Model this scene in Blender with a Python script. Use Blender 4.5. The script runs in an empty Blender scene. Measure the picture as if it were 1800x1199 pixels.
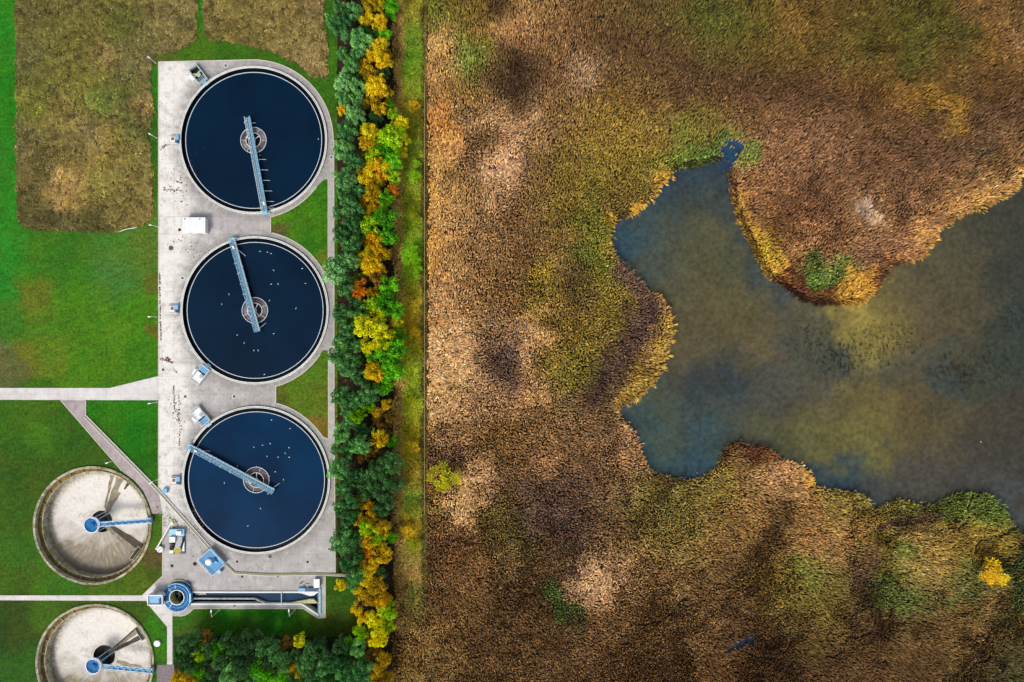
import bpy, math, random
import numpy as np
from mathutils import Vector, Matrix
from mathutils.geometry import tessellate_polygon

S = 0.16          # metres per photo pixel on the ground
H = 192.0         # flying height of the camera
rng = np.random.default_rng(7)
random.seed(7)
R = math.radians
scene = bpy.context.scene
COL = scene.collection

# ------------------------------------------------------------------ camera, sky, sun, exposure
cam_d = bpy.data.cameras.new('camera'); cam_d.lens = 24; cam_d.sensor_width = 36
cam_d.clip_end = 3000; cam_d.clip_start = 1
cam = bpy.data.objects.new('camera', cam_d); cam.location = (0, 0, H); COL.objects.link(cam)
scene.camera = cam
SUN_EL = R(48); SUN_AZ = math.atan2(-0.55, -0.83)      # light comes from the lower left of the picture
w = bpy.data.worlds.new('World'); scene.world = w; w.use_nodes = True
nt = w.node_tree
sky = nt.nodes.new('ShaderNodeTexSky'); sky.sky_type = 'NISHITA'; sky.sun_disc = False
sky.sun_elevation = SUN_EL; sky.sun_rotation = SUN_AZ
bg = nt.nodes['Background']; bg.inputs[1].default_value = 0.15
sky.dust_density = 4.0; sky.air_density = 1.0
hz = nt.nodes.new('ShaderNodeHueSaturation'); hz.inputs['Saturation'].default_value = .45     # thin high cloud
nt.links.new(sky.outputs[0], hz.inputs['Color']); nt.links.new(hz.outputs[0], bg.inputs[0])
sun_d = bpy.data.lights.new('sun', 'SUN'); sun_d.energy = 1.8; sun_d.angle = R(14); sun_d.color = (1.0, 0.94, 0.86)
sun = bpy.data.objects.new('sun', sun_d); COL.objects.link(sun); sun.location = (-60, -90, 120)
sdir = Vector((math.sin(SUN_AZ)*math.cos(SUN_EL), math.cos(SUN_AZ)*math.cos(SUN_EL), math.sin(SUN_EL)))
sun.rotation_euler = sdir.to_track_quat('Z', 'Y').to_euler()
scene.view_settings.view_transform = 'Standard'
scene.view_settings.look = 'None'
scene.view_settings.exposure = 0.45
scene.view_settings.gamma = 1
scene.cycles.max_bounces = 6
scene.cycles.transparent_max_bounces = 12
FEXP = 1.45       # how bright a flat unit-albedo surface renders

# ------------------------------------------------------------------ helpers
def lin(h, k=1.0):
    v = []
    for i in (0, 2, 4):
        c = int(h[i:i+2], 16)/255
        c = c/12.92 if c < 0.04045 else ((c+0.055)/1.055)**2.4
        v.append(min(0.85, c/FEXP*k))
    return tuple(v)

def P(px, py, z=0.0):
    """a measured photo position, for something standing at height z"""
    f = (H-z)/H*S
    return Vector(((px-900)*f, (599.5-py)*f, z))

def vnoise(x, y, scale, seed):
    r = np.random.default_rng(seed); n = 256
    g = r.random((n, n))
    fx = x/scale; fy = y/scale
    ix = np.floor(fx).astype(int); iy = np.floor(fy).astype(int)
    tx = fx-ix; ty = fy-iy
    tx = tx*tx*(3-2*tx); ty = ty*ty*(3-2*ty)
    a = g[ix % n, iy % n]; b = g[(ix+1) % n, iy % n]; c = g[ix % n, (iy+1) % n]; d = g[(ix+1) % n, (iy+1) % n]
    return (a*(1-tx)+b*tx)*(1-ty)+(c*(1-tx)+d*tx)*ty

def inpoly(x, y, poly):
    p = np.asarray(poly, float); n = len(p); ins = np.zeros(x.shape, bool)
    j = n-1
    for i in range(n):
        xi, yi = p[i]; xj, yj = p[j]
        if yi != yj:
            c = ((yi > y) != (yj > y)) & (x < (xj-xi)*(y-yi)/(yj-yi)+xi)
            ins ^= c
        j = i
    return ins

def polydist(x, y, poly):
    p = np.asarray(poly, float); d = np.full(x.shape, 1e9)
    for i in range(len(p)):
        a = p[i-1]; b = p[i]; ab = b-a; L = (ab**2).sum()
        t = np.clip(((x-a[0])*ab[0]+(y-a[1])*ab[1])/max(L, 1e-9), 0, 1)
        d = np.minimum(d, np.hypot(x-a[0]-t*ab[0], y-a[1]-t*ab[1]))
    return d

def blobs(txt):
    out = []
    for t in txt.split():
        a = t.split(',')
        out.append((float(a[0]), float(a[1]), float(a[2]), *lin(a[3])))
    return np.array(out)

def field(x, y, B, warp=14, seed=3, kr=0.66, jit=0):
    """smooth map of a colour list; x, y in photo pixels"""
    xw = x+(vnoise(x, y, 26, seed)-.5)*warp*2+(vnoise(x, y, 8, seed+1)-.5)*warp*.8
    yw = y+(vnoise(x, y, 26, seed+2)-.5)*warp*2+(vnoise(x, y, 8, seed+3)-.5)*warp*.8
    if jit:
        r = np.random.default_rng(seed+9); xw = xw+r.normal(0, jit, x.shape); yw = yw+r.normal(0, jit, x.shape)
    W = np.full(x.shape, 1e-12); C = np.zeros(x.shape+(3,))
    mean = B[:, 3:].mean(0); C += mean*1e-12
    for b in B:
        s = b[2]*kr
        wgt = np.exp(-((xw-b[0])**2+(yw-b[1])**2)/(2*s*s))*(50/b[2])**1.15
        wgt += 2e-6/(1+((xw-b[0])**2+(yw-b[1])**2)/2000)**3
        W += wgt; C += wgt[..., None]*b[3:6]
    return C/W[..., None]

def mesh_np(name, verts, faces_flat, loop_counts, col=None):
    me = bpy.data.meshes.new(name)
    nv = len(verts); nl = len(faces_flat); nf = len(loop_counts)
    me.vertices.add(nv); me.loops.add(nl); me.polygons.add(nf)
    me.vertices.foreach_set('co', np.ascontiguousarray(verts, np.float32).ravel())
    me.loops.foreach_set('vertex_index', np.ascontiguousarray(faces_flat, np.int32))
    st = np.concatenate(([0], np.cumsum(loop_counts)[:-1])).astype(np.int32)
    me.polygons.foreach_set('loop_start', st)
    me.update(calc_edges=True)
    if col is not None:
        a = me.color_attributes.new('col', 'FLOAT_COLOR', 'POINT')
        c4 = np.ones((nv, 4), np.float32); c4[:, :3] = col
        a.data.foreach_set('color', c4.ravel())
    return me

def link(name, me, mat=None, parent=None, loc=None):
    o = bpy.data.objects.new(name, me); COL.objects.link(o)
    if mat is not None: me.materials.append(mat)
    if parent is not None: o.parent = parent
    if loc is not None: o.location = loc
    return o

def tag(o, label=None, cat=None, group=None, kind=None):
    if label: o['label'] = label
    if cat: o['category'] = cat
    if group: o['group'] = group
    if kind: o['kind'] = kind
    return o

def thing(name, label, cat, loc=(0, 0, 0), rz=0, group=None):
    o = bpy.data.objects.new(name, None); COL.objects.link(o)
    o.location = loc; o.rotation_euler = (0, 0, rz); o.empty_display_size = .3
    return tag(o, label, cat, group)

class MB:
    def __init__(s): s.v = []; s.f = []
    def add(s, vs, fs):
        n = len(s.v); s.v += [tuple(v) for v in vs]; s.f += [tuple(i+n for i in f) for f in fs]
        return s
    def box(s, x, y, z, sx, sy, sz, rz=0):
        """centre x,y ; base z ; full sizes"""
        c, d = math.cos(rz), math.sin(rz); vs = []
        for dz in (0, sz):
            for a, b in ((-1, -1), (1, -1), (1, 1), (-1, 1)):
                u, v = a*sx/2, b*sy/2; vs.append((x+u*c-v*d, y+u*d+v*c, z+dz))
        return s.add(vs, [(3, 2, 1, 0), (4, 5, 6, 7), (0, 1, 5, 4), (1, 2, 6, 5), (2, 3, 7, 6), (3, 0, 4, 7)])
    def tube(s, a, b, r, n=6, r2=None):
        a = Vector(a); b = Vector(b); d = b-a
        if d.length < 1e-6: return s
        q = d.to_track_quat('Z', 'Y'); r2 = r if r2 is None else r2; vs = []
        for p, rr in ((a, r), (b, r2)):
            for i in range(n):
                t = 2*math.pi*i/n; vs.append(p+q @ Vector((rr*math.cos(t), rr*math.sin(t), 0)))
        fs = [(i, (i+1) % n, n+(i+1) % n, n+i) for i in range(n)]
        fs += [tuple(range(n-1, -1, -1)), tuple(range(n, 2*n))]
        return s.add(vs, fs)
    def lathe(s, prof, n=96, x=0, y=0, a0=0, a1=2*math.pi, closed=False):
        """prof: list of (r,z)"""
        full = abs(a1-a0-2*math.pi) < 1e-6; m = n if full else n+1; k = len(prof); vs = []
        for i in range(m):
            t = a0+(a1-a0)*i/n
            for r, z in prof: vs.append((x+r*math.cos(t), y+r*math.sin(t), z))
        fs = []
        kk = k if closed else k-1
        for i in range(n):
            j = (i+1) % m
            for q in range(kk):
                q2 = (q+1) % k
                fs.append((i*k+q, j*k+q, j*k+q2, i*k+q2))
        return s.add(vs, fs)
    def disc(s, x, y, z, r, n=48, h=None):
        if h is None:
            vs = [(x+r*math.cos(2*math.pi*i/n), y+r*math.sin(2*math.pi*i/n), z) for i in range(n)]
            return s.add(vs, [tuple(range(n))])
        return s.tube((x, y, z), (x, y, z+h), r, n)
    def prism(s, pts, z0, z1, holes=()):
        loops = [[Vector((p[0], p[1], 0)) for p in pts]]+[[Vector((p[0], p[1], 0)) for p in h] for h in holes]
        tris = tessellate_polygon(loops)
        allp = [p for l in loops for p in l]; n = len(allp)
        vs = [(p.x, p.y, z1) for p in allp]+[(p.x, p.y, z0) for p in allp]
        fs = []
        for t in tris:
            a, b, c = (allp[i] for i in t)
            if (b-a).cross(c-a).z < 0: t = (t[0], t[2], t[1])
            fs.append(tuple(t)); 
        k = 0
        for l in loops:
            m = len(l)
            for i in range(m):
                j = (i+1) % m; fs.append((k+i, k+j, n+k+j, n+k+i))
            k += m
        return s.add(vs, fs)
    def strip(s, pts, wd, z0, z1):
        """a low wall / band of width wd along a list of (x,y)"""
        P_ = [Vector((p[0], p[1])) for p in pts]; L = []; Rr = []
        for i, p in enumerate(P_):
            d = (P_[min(i+1, len(P_)-1)]-P_[max(i-1, 0)]).normalized(); nrm = Vector((-d.y, d.x))
            L.append(p+nrm*wd/2); Rr.append(p-nrm*wd/2)
        vs = []
        for a, b in zip(L, Rr): vs += [(a.x, a.y, z0), (a.x, a.y, z1), (b.x, b.y, z1), (b.x, b.y, z0)]
        fs = []
        for i in range(len(P_)-1):
            for q in range(3): fs.append((i*4+q, i*4+q+1, i*4+4+q+1, i*4+4+q))
        e = (len(P_)-1)*4; fs += [(3, 2, 1, 0), (e, e+1, e+2, e+3)]
        return s.add(vs, fs)
    def me(s, name, smooth=False):
        m = bpy.data.meshes.new(name); m.from_pydata(s.v, [], s.f); m.update()
        if smooth: m.polygons.foreach_set('use_smooth', [True]*len(m.polygons))
        return m
    def build(s, name, mat, parent=None, smooth=False, loc=None):
        return link(name, s.me(name, smooth), mat, parent, loc)

# ------------------------------------------------------------------ materials
def mat(name, base, rough=.7, metal=0, var=.15, scale=3.0, bump=0.0, spec=.3, alt=None, altscale=.4, altw=.5):
    """plain surface with two scales of mottling; base is a display colour"""
    m = bpy.data.materials.new(name); m.use_nodes = True; n = m.node_tree; N = n.nodes; L = n.links
    p = N['Principled BSDF']; p.inputs['Roughness'].default_value = rough; p.inputs['Metallic'].default_value = metal
    p.inputs['Specular IOR Level'].default_value = spec
    tc = N.new('ShaderNodeTexCoord')
    geo = N.new('ShaderNodeNewGeometry')
    nz = N.new('ShaderNodeTexNoise'); nz.inputs['Scale'].default_value = scale; nz.inputs['Detail'].default_value = 6
    L.new(geo.outputs['Position'], nz.inputs['Vector'])
    mr = N.new('ShaderNodeMapRange'); mr.inputs[1].default_value = .3; mr.inputs[2].default_value = .7
    mr.inputs[3].default_value = 1-var; mr.inputs[4].default_value = 1+var
    L.new(nz.outputs[0], mr.inputs[0])
    hv = N.new('ShaderNodeHueSaturation'); hv.inputs['Color'].default_value = (*lin(base), 1)
    L.new(mr.outputs[0], hv.inputs['Value'])
    out = hv.outputs[0]
    if alt:
        n2 = N.new('ShaderNodeTexNoise'); n2.inputs['Scale'].default_value = altscale; n2.inputs['Detail'].default_value = 7
        n2.inputs['Roughness'].default_value = .65
        L.new(geo.outputs['Position'], n2.inputs['Vector'])
        m2 = N.new('ShaderNodeMapRange'); m2.inputs[1].default_value = .62-.3*altw; m2.inputs[2].default_value = .72-.1*altw
        L.new(n2.outputs[0], m2.inputs[0])
        mx = N.new('ShaderNodeMix'); mx.data_type = 'RGBA'
        L.new(m2.outputs[0], mx.inputs[0]); L.new(out, mx.inputs[6]); mx.inputs[7].default_value = (*lin(alt), 1)
        out = mx.outputs[2]
    L.new(out, p.inputs['Base Color'])
    if bump:
        b = N.new('ShaderNodeBump'); b.inputs['Strength'].default_value = bump; b.inputs['Distance'].default_value = .1
        L.new(nz.outputs[0], b.inputs['Height']); L.new(b.outputs[0], p.inputs['Normal'])
    return m

def attr_mat(name, rough=.85, nscale=4.0, var=.25, bump=.0, fine=None, spec=.15, objrand=0, trans=0):
    m = bpy.data.materials.new(name); m.use_nodes = True; n = m.node_tree; N = n.nodes; L = n.links
    p = N['Principled BSDF']; p.inputs['Roughness'].default_value = rough
    p.inputs['Specular IOR Level'].default_value = spec
    a = N.new('ShaderNodeAttribute'); a.attribute_name = 'col'
    geo = N.new('ShaderNodeNewGeometry')
    nz = N.new('ShaderNodeTexNoise'); nz.inputs['Scale'].default_value = nscale; nz.inputs['Detail'].default_value = 8
    nz.inputs['Roughness'].default_value = .7
    L.new(geo.outputs['Position'], nz.inputs['Vector'])
    mr = N.new('ShaderNodeMapRange'); mr.inputs[1].default_value = .36; mr.inputs[2].default_value = .64
    mr.inputs[3].default_value = 1-var; mr.inputs[4].default_value = 1+var
    L.new(nz.outputs[0], mr.inputs[0])
    hv = N.new('ShaderNodeHueSaturation'); L.new(a.outputs['Color'], hv.inputs['Color']); L.new(mr.outputs[0], hv.inputs['Value'])
    L.new(hv.outputs[0], p.inputs['Base Color'])
    if bump:
        b = N.new('ShaderNodeBump'); b.inputs['Strength'].default_value = bump; b.inputs['Distance'].default_value = .15
        L.new(nz.outputs[0], b.inputs['Height']); L.new(b.outputs[0], p.inputs['Normal'])
    return m

def leaf_mat(name, hexs, k=1.0):
    """foliage: clump tint attribute picks between the kind's own leaf colours"""
    m = bpy.data.materials.new(name); m.use_nodes = True; n = m.node_tree; N = n.nodes; L = n.links
    p = N['Principled BSDF']; p.inputs['Roughness'].default_value = .65; p.inputs['Specular IOR Level'].default_value = .2
    a = N.new('ShaderNodeAttribute'); a.attribute_name = 'tint'
    oi = N.new('ShaderNodeObjectInfo')
    ad = N.new('ShaderNodeMath'); ad.operation = 'MULTIPLY_ADD'; ad.inputs[1].default_value = .5; ad.inputs[2].default_value = -.25
    L.new(oi.outputs['Random'], ad.inputs[0])
    sm = N.new('ShaderNodeMath'); sm.operation = 'ADD'; L.new(a.outputs['Fac'], sm.inputs[0]); L.new(ad.outputs[0], sm.inputs[1])
    cr = N.new('ShaderNodeValToRGB'); e = cr.color_ramp.elements
    e[0].position = 0; e[0].color = (*lin(hexs[0], k), 1); e[1].position = 1; e[1].color = (*lin(hexs[-1], k), 1)
    for i, h in enumerate(hexs[1:-1]):
        q = e.new((i+1)/(len(hexs)-1)); q.color = (*lin(h, k), 1)
    L.new(sm.outputs[0], cr.inputs[0]); L.new(cr.outputs[0], p.inputs['Base Color'])
    t = N.new('ShaderNodeBsdfTranslucent'); L.new(cr.outputs[0], t.inputs[0])
    mx = N.new('ShaderNodeMixShader'); mx.inputs[0].default_value = .25
    L.new(p.outputs[0], mx.inputs[1]); L.new(t.outputs[0], mx.inputs[2]); L.new(mx.outputs[0], N['Material Output'].inputs[0])
    return m

def water_mat(name, base, rough=.08, ripple=.15, alt=None, spec=.22):
    m = bpy.data.materials.new(name); m.use_nodes = True; n = m.node_tree; N = n.nodes; L = n.links
    p = N['Principled BSDF']; p.inputs['Roughness'].default_value = rough; p.inputs['IOR'].default_value = 1.33; p.inputs['Specular IOR Level'].default_value = spec
    geo = N.new('ShaderNodeNewGeometry')
    nz = N.new('ShaderNodeTexNoise'); nz.inputs['Scale'].default_value = 1.6; nz.inputs['Detail'].default_value = 5
    L.new(geo.outputs['Position'], nz.inputs['Vector'])
    b = N.new('ShaderNodeBump'); b.inputs['Strength'].default_value = ripple; b.inputs['Distance'].default_value = .05
    L.new(nz.outputs[0], b.inputs['Height']); L.new(b.outputs[0], p.inputs['Normal'])
    n2 = N.new('ShaderNodeTexNoise'); n2.inputs['Scale'].default_value = .07; n2.inputs['Detail'].default_value = 4
    L.new(geo.outputs['Position'], n2.inputs['Vector'])
    mr = N.new('ShaderNodeMapRange'); mr.inputs[1].default_value = .35; mr.inputs[2].default_value = .65
    L.new(n2.outputs[0], mr.inputs[0])
    mx = N.new('ShaderNodeMix'); mx.data_type = 'RGBA'; L.new(mr.outputs[0], mx.inputs[0])
    mx.inputs[6].default_value = (*lin(base), 1); mx.inputs[7].default_value = (*lin(alt or base), 1)
    n3 = N.new('ShaderNodeTexNoise'); n3.inputs['Scale'].default_value = .35; n3.inputs['Detail'].default_value = 9; n3.inputs['Roughness'].default_value = .75
    L.new(geo.outputs['Position'], n3.inputs['Vector'])
    m3 = N.new('ShaderNodeMapRange'); m3.inputs[1].default_value = .62; m3.inputs[2].default_value = .85; m3.inputs[3].default_value = 0; m3.inputs[4].default_value = .35
    L.new(n3.outputs[0], m3.inputs[0])
    m4 = N.new('ShaderNodeMix'); m4.data_type = 'RGBA'; L.new(m3.outputs[0], m4.inputs[0]); L.new(mx.outputs[2], m4.inputs[6]); m4.inputs[7].default_value = (*lin('2A4A60'), 1)
    L.new(m4.outputs[2], p.inputs['Base Color'])
    return m

def concrete_mat(name, light, grey, dark, x_edge=None):
    """weathered slab concrete: pale to the west, greyer to the east and south, with grime and joints"""
    m = bpy.data.materials.new(name); m.use_nodes = True; n = m.node_tree; N = n.nodes; L = n.links
    p = N['Principled BSDF']; p.inputs['Roughness'].default_value = .85; p.inputs['Specular IOR Level'].default_value = .2
    geo = N.new('ShaderNodeNewGeometry'); sp = N.new('ShaderNodeSeparateXYZ'); L.new(geo.outputs['Position'], sp.inputs[0])
    def noise(sc, det=6, ro=.6, stretch=None):
        z = N.new('ShaderNodeTexNoise'); z.inputs['Scale'].default_value = sc; z.inputs['Detail'].default_value = det
        z.inputs['Roughness'].default_value = ro
        if stretch:
            mp = N.new('ShaderNodeMapping'); mp.inputs['Scale'].default_value = stretch
            L.new(geo.outputs['Position'], mp.inputs[0]); L.new(mp.outputs[0], z.inputs['Vector'])
        else: L.new(geo.outputs['Position'], z.inputs['Vector'])
        return z.outputs[0]
    def rng_(src, a, b, c=0, d=1):
        r = N.new('ShaderNodeMapRange'); r.inputs[1].default_value = a; r.inputs[2].default_value = b
        r.inputs[3].default_value = c; r.inputs[4].default_value = d; L.new(src, r.inputs[0]); return r.outputs[0]
    def math_(op, a, b):
        r = N.new('ShaderNodeMath'); r.operation = op
        for i, v in enumerate((a, b)):
            if isinstance(v, (int, float)): r.inputs[i].default_value = v
            else: L.new(v, r.inputs[i])
        return r.outputs[0]
    def mix(f, a, b):
        r = N.new('ShaderNodeMix'); r.data_type = 'RGBA'
        L.new(f, r.inputs[0])
        for i, v in ((6, a), (7, b)):
            if isinstance(v, str): r.inputs[i].default_value = (*lin(v), 1)
            else: L.new(v, r.inputs[i])
        return r.outputs[2]
    big = noise(.22, 7, .62)
    if x_edge is not None:
        fx = rng_(sp.outputs[0], x_edge-1.5, x_edge+4)
        fy = rng_(sp.outputs[1], -44, -54)
        zone = math_('MAXIMUM', fx, fy)
        zone = math_('ADD', zone, rng_(big, .3, .7, -.5, .5))
        c = mix(rng_(zone, 0, 1), light, grey)
    else:
        c = mix(rng_(big, .35, .65), light, grey)
    c = mix(rng_(noise(.45, 8, .72), .5, .78, 0, .7), c, dark)
    c = mix(rng_(noise(1.6, 8, .75, (1, .18, 1)), .58, .7, 0, .6), c, dark)
    if x_edge is not None:      # damp, dirty band on the slabs round each tank rim
        for (tx, ty) in ((445, 246), (447.5, 545.5), (450, 844)):
            q = P(tx, ty, .5); dn = N.new('ShaderNodeVectorMath'); dn.operation = 'DISTANCE'; L.new(geo.outputs['Position'], dn.inputs[0]); dn.inputs[1].default_value = (q.x, q.y, .1)
            ring = rng_(dn.outputs['Value'], 24.5, 21.2, 0, .8)
            c = mix(math_('MULTIPLY', ring, rng_(noise(.6, 8, .75), .34, .6, .1, 1)), c, '847F7B')
    br = N.new('ShaderNodeTexBrick'); br.inputs['Scale'].default_value = .2; br.inputs['Mortar Size'].default_value = .006
    br.offset = 0; br.inputs['Brick Width'].default_value = 1; br.inputs['Row Height'].default_value = 1
    br.inputs['Color1'].default_value = (0, 0, 0, 1); br.inputs['Color2'].default_value = (0, 0, 0, 1); br.inputs['Mortar'].default_value = (1, 1, 1, 1)
    L.new(geo.outputs['Position'], br.inputs['Vector'])
    c = mix(math_('MULTIPLY', br.outputs['Color'], .6), c, dark)
    hv = N.new('ShaderNodeHueSaturation'); L.new(c, hv.inputs['Color']); L.new(rng_(noise(4, 8, .75), .3, .7, .88, 1.12), hv.inputs['Value'])
    L.new(hv.outputs[0], p.inputs['Base Color'])
    return m

M = {}
M['apron'] = concrete_mat('apron_concrete', 'E8E4DE', 'B4B0AE', '746E6A', x_edge=-92)
M['path'] = concrete_mat('path_concrete', 'E0DEDC', 'D0CAC8', 'A09894')
M['oldpath'] = concrete_mat('old_path_concrete', 'B9ACAC', 'A09494', '7A6C6A')
M['gravel'] = mat('gravel', '84787C', .95, 0, .45, 6, .5)
M['rim'] = mat('rim_concrete', 'C6C9C6', .8, 0, .18, 2, alt='8E8F84', altscale=.8)
M['lip'] = mat('rim_lip', 'ECF0EE', .7, 0, .08, 3)
M['rimtan'] = mat('rim_tan_concrete', 'CCC6B2', .8, 0, .25, 2, alt='7E7648', altscale=.7, altw=.8)
M['darkwall'] = mat('wet_dark_wall', '0A1420', .5, 0, .2, 2)
M['weir'] = mat('weir_plate', 'D0DCEA', .5, 0, .05, 5)
M['steel'] = mat('galvanised_blue_steel', '9CD0EA', .45, .0, .18, 5)
M['steelw'] = mat('pale_steel', 'DCEAF4', .45, 0, .1, 6)
M['deck'] = mat('grating_deck', '4E87A6', .6, 0, .35, 9)
M['white'] = mat('white_paint', 'F4F6F6', .5, 0, .04, 3)
M['whiteroof'] = mat('white_roof_sheet', 'F2F5F6', .5, 0, .04, 2)
M['blue'] = mat('blue_paint', '0E70B0', .6, 0, .22, 2.5, spec=.15, alt='064880', altscale=.8)
M['ltblue'] = mat('pale_blue_sheet', '7FB4DC', .5, 0, .12, 1.2)
M['bluegrid'] = mat('blue_grating', '4A9CD2', .55, 0, .3, 6)
M['dkblue'] = mat('dark_blue_metal', '1E4A6E', .5, 0, .2, 4)
M['black'] = mat('black_rubber', '14181C', .7, 0, .2, 4)
M['dark'] = mat('dark_pit', '10181E', .8, 0, .3, 2)
M['cone'] = mat('sludge_cone', '4E4046', .6, 0, .4, 1.2, alt='968E94', altscale=.25)
M['brown'] = mat('brown_rust', '8C5A44', .8, 0, .3, 4)
M['olive'] = mat('yellow_green_tank', 'B8A040', .6, 0, .25, 4)
M['grey'] = mat('grey_box', 'AEB4B8', .6, 0, .15, 4)
M['dkgrey'] = mat('dark_grey_metal', '4A565E', .6, 0, .3, 4)
M['algae'] = mat('algae_slope', 'C4C48C', .8, 0, .3, 2)
M['mush'] = mat('brown_channel', '8A7438', .85, 0, .3, 1.5, alt='5A4A28', altscale=.6)
M['cover'] = mat('cast_cover', '5A5450', .8, 0, .25, 5)
M['hole'] = mat('open_gully', '1C1A18', .8, 0, .2, 5)
M['gull'] = mat('white_feathers', 'F6F6F4', .8, 0, .05, 9)
M['wing'] = mat('grey_feathers', 'B8BEC4', .8, 0, .08, 9)
M['wood'] = mat('weathered_wood', 'C4A878', .85, 0, .3, 4)
M['bark'] = mat('bark', '3A2C20', .9, 0, .3, 4)
M['deadwood'] = mat('dead_wood', '8C7660', .9, 0, .3, 4)
M['moss'] = mat('moss_ridge', '948E70', .9, 0, .3, 3)
M['twater'] = water_mat('tank_water', '00172E', .06, .12, '002038')
M['twater_low'] = water_mat('tank_water_lower', '002342', .06, .12, '002F52', spec=.15)
M['cwater'] = water_mat('channel_water', '0C3A5C', .06, .15)
M['blackwater'] = water_mat('black_water', '020C14', .06, .1)

# ------------------------------------------------------------------ layout
T_SET = [(445.0, 246.0), (447.5, 545.5), (450.0, 844.0)]     # settling tanks: rim centres in photo px
T_EMP = [(162.0, 924.0), (166.5, 1166.0)]                    # emptied tanks
R_SET = 20.75; R_EMP = 16.65
set_c = [P(x, y, .5) for x, y in T_SET]; emp_c = [P(x, y, .4) for x, y in T_EMP]
FT = P(311.8, 1049.6, 1.1)                                        # blue screen chamber
circles = [(c.x, c.y, R_SET) for c in set_c]+[(c.x, c.y, R_EMP) for c in emp_c]+[(FT.x, FT.y, 2.2)]

POND = [(1077,408),(1085,392),(1100,382),(1122,372),(1140,355),(1155,338),(1170,318),(1180,305),(1200,298),(1225,296),(1243,290),(1258,287),(1275,292),
 (1279,315),(1282,340),(1290,370),(1298,395),(1308,412),(1318,432),(1330,460),(1345,485),(1365,500),(1385,515),(1408,530),(1430,537),(1455,538),(1490,536),(1515,533),
 (1532,520),(1545,505),(1558,485),(1570,470),(1600,462),(1625,448),(1638,432),(1652,405),(1670,390),(1700,374),(1740,362),(1775,345),(1792,325),(1802,305),(1830,285),(1900,260),(2100,240),
 (2100,960),(1900,960),(1830,950),(1800,942),(1786,930),(1770,900),(1752,880),(1735,866),(1712,868),(1690,862),(1665,872),(1640,884),(1622,890),(1600,882),(1580,876),(1562,880),(1545,892),(1532,892),(1524,876),(1505,864),(1480,862),(1455,858),(1436,852),(1420,832),(1410,818),(1395,812),(1372,800),(1350,786),(1325,782),(1302,775),(1285,778),(1268,788),(1265,800),(1258,818),(1240,832),(1215,842),(1185,838),(1160,832),(1142,828),(1136,812),(1128,790),(1122,768),(1105,748),(1092,732),(1085,722),
 (1100,712),(1120,700),(1145,680),(1158,660),(1168,635),(1176,605),(1183,580),(1180,555),(1170,530),(1150,515),(1130,498),(1110,480),(1098,462),(1082,448),(1076,430)]
POOL2 = [(1266,262),(1272,252),(1290,248),(1307,252),(1306,266),(1298,276),(1290,284),(1284,298),(1270,298),(1268,284),(1272,276)]
POOL3 = [(1266,1146),(1270,1140),(1280,1137),(1285,1132),(1296,1131),(1300,1124),(1312,1122),(1322,1117),(1327,1124),(1321,1133),(1308,1134),(1303,1139),(1290,1140),(1284,1146),(1274,1149)]
pondnp = np.array(POND)

MEADOW_A = [(28,-90),(30,380),(38,398),(70,405),(140,407),(200,404),(250,396),(266,386),(269,360),(269,300),(266,285),(265,270),(260,240),(264,225),(267,210),(267,108),(272,98),(292,92),(318,85),(338,76),(345,66),(346,-90)]
MEADOW_B = [(359,-90),(359,58),(368,68),(400,74),(440,78),(480,90),(515,108),(545,130),(560,137),(574,138),(577,120),(576,90),(570,60),(568,-90)]

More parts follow.
